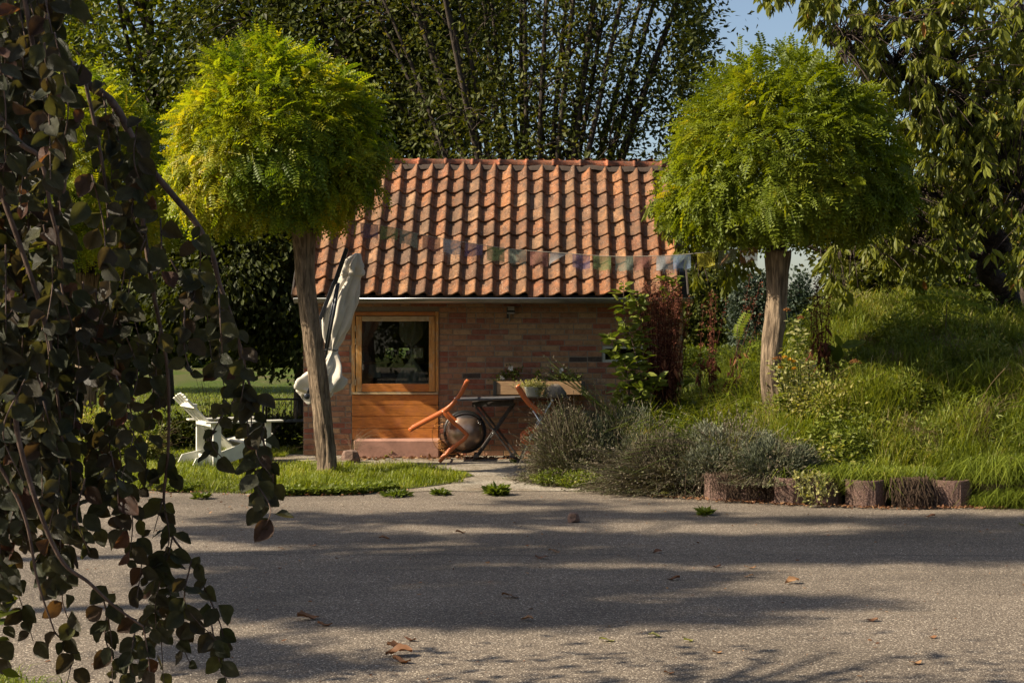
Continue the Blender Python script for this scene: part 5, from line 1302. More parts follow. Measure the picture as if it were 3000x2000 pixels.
it, root, o0 = trail('trailing_plant', 'pale yellow trailing plant hanging over the concrete rings', [(px(x, 1400, 12.6)[0], 12.62, rz + .02) for x in (2355, 2385, 2410)], 26, .0025, M['pale_leaf'], 3, .24, .05)
P = np.concatenate([p for p, q in it] + [p + .01 for p, q in it]); r = np.random.RandomState(1); V, F_, T = leaves(r, P - o0, .034, r.randn(len(P), 3), .8, np.clip(.6 + .3 * r.randn(len(P)), 0, 1), (LEAF, LEAF_F), .5)
link('foliage', np_mesh('foliage', V, [F_], T, False), M['pale_leaf'], root)['kind'] = 'stuff'
# curved dry stalk of grass on the bank
tube_o = tube('dry_stalk', [at(2860, 1200, 13.6), at(2900, 1130, 13.5), at(2945, 1078, 13.4)], .003, M['straw'], None, 5, 12); tag(tube_o, 'single pale dry stalk slanting up on the right of the bank', 'plant')
def dry_grass(label, base, n, h, sp, seed, lean=(0, 0), m='straw', rr_=.0016):
    r = np.random.RandomState(seed); items = []
    for _ in range(n):
        a = r.rand() * 6.28; e = np.array((math.cos(a) * sp * r.rand() + lean[0], math.sin(a) * sp * .5 * r.rand() + lean[1], h * r.uniform(.3, 1)))
        items.append((smooth_path([(r.randn() * .03, r.randn() * .03, 0), e * [.4, .4, .75], e, e + [e[0] * .35, e[1] * .3, -.07 * r.rand()]], 9), np.linspace(rr_, rr_ * .6, 9)))
    root = empty('dry_grass', base); tag(root, label, 'plant'); tubes('strands', items, M[m], root, 3)['kind'] = 'stuff'
dry_grass('dry bent straw stems at the left end of the door step', at(1030, 1330, 17.1, 0), 46, .42, .42, 1, (.08, 0))
dry_grass('tangle of dry stems at the shed corner behind the leaning trunk', at(935, 1335, 16.8, 0), 60, .28, .3, 2)
dry_grass('dry grass stems in the far right of the bank', at(2890, 1250, 13.5, .55), 50, .42, .35, 3)
dry_grass('dead stalks against the dark bushes left of the white chair', at(470, 1310, 16.9, 0), 40, .5, .35, 4)

# ------------------------------------------------------------------ concrete planter rings along the asphalt
def ring_block(label, x, y, yaw, first=[None]):
    if first[0] is None:
        n = 40; prof = []; V = []
        for k in range(n):
            a = 2 * PI * k / n; R_ = .178
            rad = R_ * (1 - .10 * math.exp(-((math.sin(a * 3 + PI / 2 + PI) - 1) ** 2) / .004))
            for rr_, z in ((rad * .985, 0), (rad, .012), (rad, .222), (rad * .975, .235), (rad * .78, .235), (rad * .78, .16)): V.append((rr_ * math.cos(a), rr_ * math.sin(a), z))
        V = np.array(V); V[:, :2] += .002 * np.random.RandomState(1).randn(len(V), 2)
        i = np.arange(n)[:, None] * 6; i2 = ((np.arange(n) + 1) % n)[:, None] * 6; j = np.arange(5)[None]
        first[0] = np_mesh('planter_ring', V, [np.stack([i + j, i2 + j, i2 + j + 1, i + j + 1], -1).reshape(-1, 4)], None, False); first[0].materials.append(M['ring_block'])
        V2, F2 = lathe_arr([(.0, .18), (.05, .2), (.135, .19)], 16); first.append(np_mesh('soil', V2, [F2])); first[1].materials.append(M['soil'])
    o = bpy.data.objects.new('planter_ring', first[0]); C.objects.link(o); o.location = (x, y, 0); o.rotation_euler = (0, 0, yaw)
    s = bpy.data.objects.new('soil', first[1]); C.objects.link(s); s.parent = o
    tag(o, label, 'planter', 'concrete planter rings along the asphalt edge')
rings = [(2120, 'planter ring in deep shade under the curry plant, leftmost'), (2215, 'shaded planter ring right of the leftmost one'), (2318, 'planter ring under the thin dry stems'), (2412, 'planter ring behind the pale yellow trailing plant'),
         (2536, 'reddish planter ring, sunlit with slanting shadows, left of the root mat'), (2664, 'planter ring covered by the mat of dry roots'), (2785, 'clean sunlit planter ring right of the root mat'), (2905, 'planter ring hidden by overhanging grass right of the clean sunlit one'), (3030, 'planter ring just past the right edge under grass')]
for k, (q, lb_) in enumerate(rings):
    D0 = 12.75; 
    for _ in range(6): x = (q - 1500) / F * D0; D0 = float(ring_y(x)) + (.09 if k % 2 else 0)
    ring_block(lb_, x, D0, [.3, 1.2, .2, .9, PI / 6 + .05, .7, PI / 6, .4, 1][k] )

# ------------------------------------------------------------------ furniture
# white wooden garden chair
W = M['white_paint']
wc = empty('garden_chair', (-3.55, 16.5, 0), math.radians(28)); tag(wc, 'white slatted wooden garden chair with sloping back on the grass', 'chair')
for s in (-1, 1):
    box('leg', -.02, .02 + .055, s * .34 - .02, s * .34 + .02, 0, .50, W, wc); box('leg', .60, .67, s * .34 - .015, s * .34 + .015, 0, .50, W, wc)
    box('armrest', -.12, .80, s * .36 - .055, s * .36 + .055, .50, .522, W, wc, .006)
    P = [(-.26, 0), (-.20, .11), (.05, .16), (.45, .30), (.69, .335), (.69, .22), (.35, .10), (.05, 0)]
    bm = bmesh.new(); y0, y1 = s * .305 - .012, s * .305 + .012
    va = [bm.verts.new((a, y0, b)) for a, b in P]; vb = [bm.verts.new((a, y1, b)) for a, b in P]; bm.faces.new(va); bm.faces.new(vb[::-1])
    for k in range(8): bm.faces.new((va[k], va[(k + 1) % 8], vb[(k + 1) % 8], vb[k]))
    bmesh.ops.recalc_face_normals(bm, faces=bm.faces); me = bpy.data.meshes.new('side_rail'); bm.to_mesh(me); bm.free(); link('side_rail', me, W, wc)
for k in range(7):
    y = -.25 + k * .0835; fan = 1 + .10 * 1; top = .84 - .012 * abs(k - 3) ** 1.5
    a = np.array((.33, y * .86, .13)); b = np.array((-.30, y * 1.12, top)); up = (.75, 0, .66)
    bar('back_slat', a, b, .074, .016, W, wc, up=up, bev=.002)
bar('back_rail', (-.205, -.3, .70), (-.205, .3, .70), .04, .05, W, wc); bar('back_rail', (-.02, -.33, .485), (-.02, .33, .485), .03, .05, W, wc, bev=.002); bar('back_rail', (.30, -.29, .13), (.30, .29, .13), .03, .06, W, wc)
bar('bottom_rail', (-.0, -.32, .07), (-.0, .32, .07), .02, .09, W, wc); bar('front_rail', (.69, -.3, .28), (.69, .3, .28), .02, .10, W, wc)
for k in range(6):
    t_ = k / 5; bar('seat_slat', (.35 + .33 * t_, -.30, .275 - .0 + .075 * t_), (.35 + .33 * t_, .30, .275 + .075 * t_), .06, .015, W, wc, up=(-.2, 0, 1), bev=.002)
# dark metal bench with hooped arms
mbn = empty('metal_bench', (-2.72 - .1, 18.3, 0), math.radians(185)); tag(mbn, 'dark metal garden bench with hooped arms at the shed corner', 'bench')
for s in (-.36, .36):
    tube('arm_hoop', [(s, .25, .0), (s, .27, .38), (s, .22, .62), (s, .0, .68), (s, -.22, .63), (s, -.27, .4)], .012, M['black_metal'], mbn, 8, 24); tube('arm_hoop', [(s, .22, .4), (s, .12, .56), (s, -.05, .62), (s, -.2, .6)], .009, M['black_metal'], mbn, 8, 14)
    tube('leg', [(s, -.27, .42), (s, -.31, 0)], .012, M['black_metal'], mbn)
    tube('back_post', [(s, -.27, .4), (s, -.32, .52), (s, -.36, .66)], .012, M['black_metal'], mbn, 8, 8)
for k in range(9): bar('seat_slat', (-.36, -.25 + k * .06, .40), (.36, -.25 + k * .06, .40), .035, .008, M['black_metal'], mbn, bev=0)
for k in range(10): tube('back_bar', [(-.36 + k * .08, -.28, .41), (-.36 + k * .08, -.355, .64)], .005, M['black_metal'], mbn, 6)
tube('top_rail', [(-.36, -.36, .66), (.36, -.36, .66)], .014, M['black_metal'], mbn)

# dark folding table
tb_o = at(1447, 1350, 16.95, 0)
tb_ = empty('folding_table', tb_o); tag(tb_, 'dark wooden folding table with crossed legs in front of the brick wall', 'table')
TD = 16.95
def tl(x, y, D): return at(x, y, D) - tb_o
ztop = .80; A = at(1338, 1174, 16.72); B = at(1668, 1162, 16.86); A[2] = .742; B[2] = .765
dirv = unit((B - A)[None])[0]; prp = np.array((-dirv[1], dirv[0], 0.)); prp = prp / np.linalg.norm(prp)
A2, B2 = A - tb_o, B - tb_o
for k in range(6):
    o_ = prp * (.04 + k * .085); bar('slat', A2 + o_, B2 + o_, .078, .018, M['table_top'], tb_, bev=.003)
for s in (0, 1):
    o_ = prp * (.10 + s * .33)
    pA, pB = tl(1383, 1185, TD), tl(1505, 1181, TD); 
    bar('rail', pA * [1, 0, 1] + o_ * [0, 1, 0] + [0, -.1, -.0], pB * [1, 0, 1] + o_ * [0, 1, 0] + [.0, -.1, 0], .03, .055, M['table_wood'], tb_)
    sh = .03 * s
    for (xa, xb), off in (((1388, 1513), 0), ((1500, 1386), .034)):
        a = tl(xa, 1184, TD); b = tl(xb, 1352, TD); b[2] = .012
        dy = o_[1] - .1 + (off if s == 0 else -off)
        a[1] += dy; b[1] += dy; a[0] += sh * 1.2; b[0] += sh * 1.2
        bar('leg', a, b, .022, .058, M['table_wood'], tb_, up=(0, 1, 0))
    q = tl(1444, 1267, TD); q[1] += o_[1] - .13 + .0; V, F_ = lathe_arr([(.001, 0), (.007, 0), (.007, .004), (.001, .006)], 10); V = np.c_[V[:, 0], -V[:, 2], V[:, 1]] + q + [0, .005 - .02, 0]
    link('pivot_bolt', np_mesh('pivot_bolt', V, [F_]), M['alu'], tb_)
for xx in (1395, 1500):
    a = tl(xx, 1335, TD); bar('foot_rail', a + [0, -.07, 0], a + [0, .34, 0], .06, .03, M['table_wood'], tb_)

# orange chairs tipped against the table
def sweep_flat(name, pts, w, h, m, parent, n=20):
    """Rounded flat profile swept in the x-z plane: w in plane, h across (y)."""
    P = smooth_path(pts, n) if n else np.array(pts, float); t_ = unit(np.gradient(P, axis=0)); nrm = np.c_[-t_[:, 2], 0 * t_[:, 0], t_[:, 0]]
    k = 12; th = np.arange(k) / k * 2 * PI; cx = np.sign(np.cos(th)) * np.abs(np.cos(th)) ** .6 * w / 2; cy = np.sign(np.sin(th)) * np.abs(np.sin(th)) ** .6 * h / 2
    V = P[:, None] + nrm[:, None] * cx[None, :, None] + np.array((0, 1, 0.))[None, None] * cy[None, :, None]; V = V.reshape(-1, 3)
    i = np.arange(len(P) - 1)[:, None] * k; j = np.arange(k)[None]; j2 = (j + 1) % k
    Fq = np.stack([i + j, i + j2, i + k + j2, i + k + j], -1).reshape(-1, 4); V = np.concatenate([V, P[[0, -1]]]); c0 = len(V) - 2; j = np.arange(k)
    F2 = np.concatenate([np.stack([np.full(k, c0), (j + 1) % k, j], -1), np.stack([np.full(k, c0 + 1), (len(P) - 1) * k + j, (len(P) - 1) * k + (j + 1) % k], -1)])
    return link(name, np_mesh(name, V, [Fq, F2]), m, parent)
O = M['orange_plastic']; DC = 16.75
c0_ = at(1287, 1352, DC, 0)
oc = empty('tipped_chair', c0_); tag(oc, 'orange plastic chair tipped forward against the left end of the dark table', 'chair')
for k, dy in enumerate((0, .46)):
    def cl(x, y): return at(x, y, DC) - c0_ + [0.0, dy, 0]
    sweep_flat('back_frame', [cl(1198, 1261), cl(1240, 1238), cl(1290, 1211), cl(1318, 1192), cl(1345, 1160), cl(1360, 1133), cl(1368, 1116)], .050, .03, O, oc, 30)
    q = [cl(1296, 1203), cl(1320, 1229), cl(1345, 1250), cl(1362, 1266), cl(1369, 1274)]; sweep_flat('side_frame', q, .046, .03, O, oc, 20)
    q2 = [cl(1370, 1270), cl(1360, 1286), cl(1335, 1305), cl(1310, 1329), cl(1287, 1353)]; q2[-1][2] = .012; sweep_flat('leg', q2, .045, .03, O, oc, 20)
a, b = cl(1240, 1240), cl(1300, 1208)
for (p, q) in (((1225, 1247), (1285, 1214)),):
    a = at(*p, DC) - c0_ + [0, .02, 0]; b = at(*q, DC) - c0_ + [0, .02, 0]; V = np.array([a, b, b + [0, .42, 0], a + [0, .42, 0]]); m_ = (V[0] + V[2]) / 2
    hard('seat', [bar_arr((a + [0, .21, 0]) - [0, 0, .005], (b + [0, .21, 0]) - [0, 0, .005], .42, .012, (-.5, 0, .85))], O, oc, .003)
tube('cross_bar', [cl(1360, 1133) - [0, dy, 0], cl(1360, 1133)], .012, O, oc); tube('cross_bar', [cl(1300, 1338) - [0, dy, 0], cl(1300, 1338)], .01, O, oc)
c1_ = at(1600, 1352, 16.6, 0)
oc2 = empty('folding_chair', c1_); tag(oc2, 'orange folding chair with aluminium legs half hidden in the brown lavender', 'chair')
for dy in (0, .45):
    def c2(x, y): return at(x, y, 16.6) - c1_ + [0, dy, 0]
    sweep_flat('back_frame', [c2(1516, 1132), c2(1535, 1162), c2(1562, 1192), c2(1600, 1218), c2(1650, 1238)], .062, .034, O, oc2, 24)
    sweep_flat('side_frame', [c2(1590, 1250), c2(1545, 1270), c2(1531, 1286), c2(1555, 1302), c2(1610, 1325), c2(1650, 1340)], .056, .034, O, oc2, 24)
    a = c2(1522, 1337); a[2] = .012; tube('leg', [a, c2(1565, 1262), c2(1620, 1170)], .011, M['alu'], oc2); a = c2(1660, 1345); a[2] = .012; tube('leg', [a, c2(1600, 1265), c2(1548, 1180)], .011, M['alu'], oc2)
hard('seat', [bar_arr(c2(1575, 1285) - [0, .225, 0], c2(1650, 1295) - [0, .225, 0], .41, .014, (0, 0, 1))], O, oc2, .003)

# fire bowl lid leaning on the wall, and the wire grate
fb = empty('steel_bowl', at(1362, 1264, 17.28)); tag(fb, 'brushed brown steel fire bowl with black rim leaning on the wall behind the table', 'bowl'); fb.rotation_euler = (math.radians(90 - 7), 0, 0)
RB = .232; V, F_ = lathe_arr([(RB * math.cos(a), RB * .62 * math.sin(a)) for a in np.linspace(0, PI / 2 - .001, 14)], 48); link('dome', np_mesh('dome', V, [F_]), M['bowl_steel'], fb)
V, F_ = lathe_arr([(RB - .004, -.01), (RB + .026, -.01), (RB + .03, .0), (RB + .026, .012), (RB - .004, .012)], 48); link('rim', np_mesh('rim', V, [F_]), M['black_metal'], fb)
V, F_ = lathe_arr([(RB * .97, -.005), (RB * .9, -.05), (.001, -.07)], 32); link('inner_pan', np_mesh('inner_pan', V, [F_]), M['black_metal'], fb)
for a in (math.radians(32), math.radians(143), math.radians(238)):
    p = np.array((math.cos(a), math.sin(a), 0)); tt = np.array((-p[1], p[0], 0)); q = p * (RB - .02)
    tube('clip', [q - tt * .022 + [0, 0, .09], q - tt * .022 + [0, 0, .05], q + tt * .022 + [0, 0, .05], q + tt * .022 + [0, 0, .09]], .004, M['alu'], fb, 6); tube('clip', [q * .9 + [0, 0, .08], p * (RB + .012) + [0, 0, .02]], .005, M['alu'], fb, 6)
wg = empty('wire_grate', at(1322, 1274, 17.2)); tag(wg, 'thin copper-coloured round wire grate leaning beside the step', 'grate'); wg.rotation_euler = (math.radians(90 - 8), math.radians(6), 0)
RW = .232; tube('hoop', [(RW * math.cos(a), RW * math.sin(a), 0) for a in np.linspace(0, 2 * PI, 49)], .0032, M['copper_wire'], wg, 6)
for k in range(27):
    y = -RW + (k + .5) * 2 * RW / 27; x = math.sqrt(max(0, RW * RW - y * y)); tube('wire', [(-x, y, 0), (x, y, 0)], .0013, M['copper_wire'], wg, 4)

# flower box on the wall, pot and stone on the table
fx0, fz1 = hw(1452, 1117, -.3); fx1, fz0 = hw(1706, 1156, -.3)
fo = house_pt(fx0, 0, fz0); fbx = empty('flower_box', fo, HY); tag(fbx, 'long wooden flower box with black brackets fixed to the brick wall', 'planter'); L = fx1 - fx0; H = fz1 - fz0
for nm, a in (('board', (.012, L - .012, -.30, -.282, 0.002, H)), ('board', (.012, L - .012, -.10, -.082, 0.002, H)), ('board', (0.012, L - .012, -.281, -.101, .012, .03)), ('end_board', (0, .0115, -.30, -.08, 0, H)), ('end_board', (L - .0115, L, -.30, -.08, 0, H))): box(nm, *a, M['box_wood'], fbx, .002)
for s in (-.03, L - .012):
    box('bracket', s, s + .042, -.312, -.302, -.01, H + .004, M['black_metal'], fbx, .002); box('bracket', s, s + .042, -.302, -.008, -.018, -.008, M['black_metal'], fbx, .002)
hard('soil', [box_arr(.013, L - .013, -.28, -.102, .03, H - .02)], M['soil'], fbx, 0)
def wp(x, y, off): a, z = hw(x, y, off); return np.array(house_pt(a, off, z))
def flowers(name, label, base_px, blobs, fl, n, size, m, seed, tb=.4, off=-.2):
    r = np.random.RandomState(seed); base = wp(*base_px, off); root = empty(name, base); tag(root, label, 'flowers'); Ps = []; Ds = []; items = []
    for (x, y, w, h_, k) in blobs:
        c_ = wp(x, y, off); P = c_ + r.randn(k, 3) * [w, .05, h_]; Ps.append(P); Ds.append(r.randn(k, 3)); 
        for j in range(6): items.append((smooth_path([base * [0, 1, 0] + [c_[0] + .02 * r.randn(), 0, wp(x, 1118, off)[2] - .02] - base, (P[j] + c_) / 2 - base, P[j] - base], 6), np.full(6, .0018)))
    P = np.concatenate(Ps); V, F_, T = leaves(r, P - base, size, np.concatenate(Ds), 1.0, np.clip(tb + .2 * r.randn(len(P)), 0, 1), (LEAF, LEAF_F), .5)
    link('foliage', np_mesh('foliage', V, [F_], T, False), m, root)['kind'] = 'stuff'; tubes('stems', items, M['weed_leaf'], root, 4)['kind'] = 'stuff'
    for (x, y, s, npet) in fl:
        c_ = wp(x, y, off - .06) - base; Pp = np.repeat(c_[None], npet, 0); a = np.arange(npet) / npet * 2 * PI; D = np.c_[np.cos(a), -.25 + 0 * a, np.sin(a)]
        V, F_, T = leaves(r, Pp, s, D, 0, np.full(npet, .5), (LEAF, LEAF_F), .1, 1.5); link('blossom', np_mesh('blossom', V, [F_], T, False), M['white_petal'], root)
        tube('stem', [c_ + [0, .005, 0], c_ + [.01, .03, -.06], c_ + [.02, .06, -.14]], .0018, M['weed_leaf'], root, 4, 6)
flowers('flowering_plant', 'plant with two white blossoms at the left end of the flower box', (1480, 1118), [(1480, 1100, .05, .03, 110), (1505, 1092, .06, .045, 170), (1455, 1108, .04, .02, 40)], [(1470, 1108, .036, 6), (1496, 1079, .034, 9)], 0, .03, M['mid_leaf'], 1)
flowers('flowering_plant', 'dark sprigs with one white blossom at the right end of the flower box', (1650, 1118), [(1640, 1100, .05, .035, 130), (1665, 1105, .06, .03, 120), (1690, 1105, .04, .025, 80), (1610, 1110, .05, .015, 50)], [(1643, 1084, .032, 8), (1621, 1086, .015, 5)], 0, .028, M['weed_leaf'], 2, .3)
flowers('flowering_plant', 'thin sprig in the middle of the flower box', (1573, 1118), [(1573, 1103, .03, .04, 70), (1580, 1092, .015, .02, 25)], [], 0, .03, M['weed_leaf'], 3, .5)
zt = .764
pp = at(1563, 1165, 16.85, zt); pot = empty('plant_pot', pp); tag(pot, 'pale glazed pot with yellowing trailing succulent on the table', 'pot')
V, F_ = lathe_arr([(.001, 0), (.07, 0), (.085, .03), (.108, .12), (.116, .13), (.104, .13), (.095, .1), (.001, .1)], 28); link('body', np_mesh('body', V, [F_]), M['pot_glaze'], pot)
r = np.random.RandomState(5); k = 750; P = np.c_[r.randn(k) * .09, r.randn(k) * .06, .13 + np.abs(r.randn(k)) * .03]; k2 = 160; P = np.concatenate([P, np.c_[.10 + r.randn(k2) * .03, -.1 + r.randn(k2) * .02, .02 + .13 * r.rand(k2)]]); V, F_, T = leaves(r, P, .026, r.randn(len(P), 3), .5, np.clip(.7 + .25 * r.randn(len(P)), 0, 1), (LEAF, LEAF_F), .5, .8)
link('succulent', np_mesh('succulent', V, [F_], T, False), M['pale_leaf'], pot)['kind'] = 'stuff'
for d in ((-.13, -.02, .2), (.17, -.02, .21), (.05, 0, .26), (.13, 0, .19)): tube('stalk', [(d[0] * .2, 0, .13), (d[0] * .6, 0, d[2] - .06), d], .006, M['straw'], pot, 6, 8)
so = at(1625, 1165, 16.9, zt - .01); V, F_ = lathe_arr([(.001, 0), (.13, 0), (.14, .05), (.11, .12), (.05, .155), (.001, .16)], 22); V += .018 * np.c_[nz(V, 12, 1), nz(V, 12, 2), nz(V, 12, 3)]; V[:, 2] = np.maximum(V[:, 2], 0)
o = link('grey_stump', np_mesh('grey_stump', V, [F_]), M['mortar'], None, so); tag(o, 'weathered grey lump of wood on the table right of the pot', 'stump')
o = tube('driftwood', [at(1508, 1160, 16.7, zt + .004), at(1560, 1160, 16.72, zt + .006), at(1620, 1158, 16.75, zt + .004), at(1660, 1157, 16.8, zt + .004)], .011, M['straw'], None, 6, 12); tag(o, 'pale bleached stick lying along the table edge', 'stick')

# closed cantilever parasol
PD = 16.35
po = at(948, 1345, PD, 0)
ps = empty('cantilever_parasol', po); tag(ps, 'closed beige cantilever parasol hanging slanted behind the leaning trunk', 'parasol')
rows = [(742, 1042, 1054), (760, 1018, 1058), (778, 1006, 1061), (795, 1001, 1064), (806, 1000, 1063), (812, 1001, 1054), (850, 975, 1048), (900, 953, 1040), (950, 946, 1026), (985, 950, 1006), (1008, 958, 992), (1022, 966, 986), (1034, 962, 988), (1050, 948, 994), (1075, 920, 1002), (1100, 885, 1009), (1115, 866, 1011), (1135, 866, 1000), (1160, 876, 985), (1180, 890, 960)]
sec = [(c_, w * (.88 if i < 50 else .8)) for i, (c_, w) in enumerate(secs_px(rows, PD))]
cv = cloth_col('canopy', [(np.array(c_) - po, w) for c_, w in sec], M['canvas'], ps, depth=.6, folds=7, amp=.30, seed=2, n_th=96)
me = cv.data; co = np.empty(len(me.vertices) * 3); me.vertices.foreach_get('co', co); co = co.reshape(-1, 3)
nr = len(sec); t_ = np.repeat(np.arange(nr) / nr, 96); th = np.tile(np.arange(96) / 96 * 2 * PI, nr); low = sst(.86, 1, t_)
co[:, 2] += low * (.09 * np.sin(2 * th + .6) + .07 * np.abs(np.sin(3.5 * th))) ; co[:, 0] += .012 * np.sin(3 * th + 14 * t_) * sst(.02, .2, t_)
me.vertices.foreach_set('co', co.ravel()); me.update()
s_ = cv.modifiers.new('t', 'SOLIDIFY'); s_.thickness = .004
def pl(x, y, dD=0): return at(x, y, PD + dD) - po
DA = M['dark_alu']
V, F_ = bar_arr(pl(1016, 728, -.15), pl(980, 832, -.15), .05, .036, (0, -1, 0)); hard('arm', [(V, F_)], DA, ps, .004)
bar('arm', pl(980, 826, -.13), pl(938, 935, -.1), .042, .028, DA, ps, up=(0, -1, 0))
tube('pole', [pl(992, 828, -.2), pl(975, 930, -.2), pl(955, 1040, -.2)], .017, DA, ps, 12); tube('pole', [pl(955, 1040, -.2), pl(930, 1100, -.2), pl(901, 1150, -.2)], .0155, DA, ps, 12)
tube('pole', [pl(986, 834, -.2), pl(967, 930, -.2), pl(951, 1030, -.2)], .010, DA, ps, 10)
V, F_ = lathe_arr([(.001, -.03), (.03, -.03), (.036, -.02), (.036, .02), (.03, .03), (.001, .03)], 20); V = np.c_[V[:, 0], V[:, 2], V[:, 1]] + pl(900, 1160, -.2); link('hub', np_mesh('hub', V, [F_]), DA, ps)
tube('strap', [pl(976 + 13 * math.cos(a), 1024 + 3 * math.sin(2 * a), -.0) + [0, -.05 * math.sin(a), 0] for a in np.linspace(0, 2 * PI, 17)], .006, M['strap_black'], ps, 6); tube('strap', [pl(960 + 8 * math.cos(a), 1024, -.2) + [0, .03 * math.sin(a), 0] for a in np.linspace(0, 2 * PI, 13)], .006, M['strap_black'], ps, 6)
tube('mast', [np.array((0, .05, 0)), pl(938, 925, .05)], .03, DA, ps, 14); hard('base_plate', [box_arr(-.25, .25, -.2, .3, .0, .04)], M['mortar'], ps, .01)

# prayer flags
S0, S1 = at(905, 640, 15.35), at(2265, 718, 14.4)
Pst = smooth_path([S0, at(1112, 660, 15.1), at(1260, 692, 14.95), at(1480, 727, 14.8), at(1660, 742, 14.7), at(1800, 751, 14.65), at(1960, 748, 14.55), at(2110, 735, 14.45), S1], 90)
fg = empty('prayer_flags', S0); tag(fg, 'sagging string of faded prayer flags between the two ball-crowned trees', 'bunting')
tube('string', Pst - S0, .0028, M['string'], fg, 5)
fl = [(1082, 'purple'), (1141, 'green'), (1197, 'sage'), (1264, 'red'), (1324, 'white'), (1390, 'purple'), (1452, 'green'), (1515, 'sage'), (1579, 'red'), (1638, 'white'), (1703, 'purple'), (1764, 'green'), (1829, 'sage'), (1885, 'red'), (1949, 'white'), (1998, 'blue'), (2068, 'yellow'), (2132, 'sage'), (2193, 'red')]
sxp = 1500 + Pst[:, 0] / Pst[:, 1] * F
r = np.random.RandomState(9)
for i, (q, col) in enumerate(fl):
    c_ = np.array([np.interp(q, sxp, Pst[:, k]) for k in range(3)]); a_ = np.array([np.interp(q - 26, sxp, Pst[:, k]) for k in range(3)]); b_ = np.array([np.interp(q + 26, sxp, Pst[:, k]) for k in range(3)])
    nx, nzv = 13, 9; V = []; tri = i == 9; Hf = .145
    for j in range(nzv):
        for k in range(nx):
            u = k / (nx - 1); v = j / (nzv - 1); p = a_ + (b_ - a_) * u; p = p + [0, .012 * math.sin(5 * u + i + 2 * v) * v * 2, -v * Hf * (1 + .05 * math.sin(7 * u + i))]
            if tri: p = a_ + (b_ - a_) * u * (1 - .93 * v) + [0, .01 * math.sin(4 * v), -v * Hf]
            if i % 4 == 1: p = p + [-.012 * v, 0, .035 * v * u]
            V.append(p - c_)
    ii = np.arange(nzv - 1)[:, None] * nx + np.arange(nx - 1)[None]; o = link('flag', np_mesh('flag', np.array(V), [np.stack([ii, ii + 1, ii + nx + 1, ii + nx], -1).reshape(-1, 4)]), M['flag_' + col], fg, c_ - S0)
    o['label'] = 'torn white triangular flag' if tri else '%s prayer flag with frayed hem' % dict(sage='grey-green').get(col, col)
    if not tri:   # frayed threads
        its = []
        for k in range(26):
            u = r.rand(); p = np.array(V[(nzv - 1) * nx + int(u * (nx - 1))]) + [(u * (nx - 1) % 1) * .014, 0, 0]; L_ = r.uniform(.015, .05); its.append((np.array([p, p + [.005 * r.randn(), .003, -L_ * .5], p + [.01 * r.randn(), 0, -L_]]), np.full(3, .0011)))
        tubes('fringe', its, M['flag_' + col], o, 3)

# ------------------------------------------------------------------ small things on the ground
V = np.array([v for v in lathe_arr([(.001, 0), (.05, .0), (.052, .03), (.042, .07), (.001, .078)], 9)[0]]); F_ = lathe_arr([(.001, 0), (.05, .0), (.052, .03), (.042, .07), (.001, .078)], 9)[1]
V = V + .007 * np.c_[nz(V, 30, 1), nz(V, 30, 2), nz(V, 30, 3)]; o = link('brick_fragment', np_mesh('brick_fragment', V, [F_], None, False), M['stone'], None, gpx(1681, 1528)); tag(o, 'broken piece of red brick lying on the asphalt', 'stone')
V2 = V * [2.2, 2.0, 1.9]; o = link('rock', np_mesh('rock', V2, [F_], None, False), M['stone'], None, at(1028, 1340, 16.8, 0)); tag(o, 'rough brown block at the left end of the door step', 'rock')
def weed(label, x, y, n, rad, size, tb, seed, m='weed_leaf'):
    r = np.random.RandomState(seed); b_ = gpx(x, y); a = r.rand(n) * 6.28; q = r.rand(n); P = b_ + np.c_[np.cos(a) * q * rad * .4, np.sin(a) * q * rad * .4, .004 + .02 * r.rand(n)]; D = np.c_[np.cos(a), np.sin(a), .25 + .5 * r.rand(n)]
    V, F_, T = leaves(r, P - b_, size, D, 1.5, np.clip(tb + .15 * r.randn(n), 0, 1), (LANCE, LANCE_F), .3, 1.3); o = link('weed', np_mesh('weed', V, [F_], T, False), M[m], None, b_); tag(o, label, 'weed')
weed('bright green weed tuft on the path edge in the middle of the picture', 1455, 1449, 230, .13, .10, .35, 1)
weed('flat weed rosette on the asphalt left of the bright tuft', 1290, 1449, 130, .15, .06, .2, 2); weed('long flat weed patch at the grass corner', 1160, 1453, 200, .3, .06, .15, 3)
weed('small green weed in the asphalt before the lavender', 2065, 1508, 90, .09, .07, .4, 4); weed('faint weed patch on the asphalt under the hanging twigs', 590, 1460, 90, .14, .06, .2, 5)
weed('low weed by the bottom left corner of the door step', 1140, 1340, 60, .1, .08, .7, 6); weed('weed sprouting at the step foot under the wire grate', 1250, 1338, 50, .1, .11, .7, 7)
weed('pale moss tuft at the foot of the right table legs', 1503, 1355, 70, .05, .03, .6, 8)
def curl_leaf(seed, long=1.0):
    r = np.random.RandomState(seed); nx, ny = 5, 9; V = []
    for j in range(ny):
        v = j / (ny - 1); w = math.sin(PI * min(1, v * 1.02 + .02)) ** .7 * .30
        for i in range(nx): u = (i / (nx - 1) - .5) * 2; V.append((u * w, v * long, .18 * abs(u) ** 1.4 * (.6 + .5 * math.sin(3 * v + seed)) + .10 * math.sin(5 * v + seed) + .03 * r.randn() + .06))
    V = np.array(V); V[:, 2] -= V[:, 2].min(); ii = np.arange(ny - 1)[:, None] * nx + np.arange(nx - 1)[None]; b = len(V); V = np.concatenate([V, [(-.012, .02, .05), (.012, .02, .05), (.0, -.35, .12)]])
    return V, [np.stack([ii, ii + 1, ii + nx + 1, ii + nx], -1).reshape(-1, 4), np.array([(b, b + 1, b + 2)])]
LV = [curl_leaf(s) for s in range(5)]
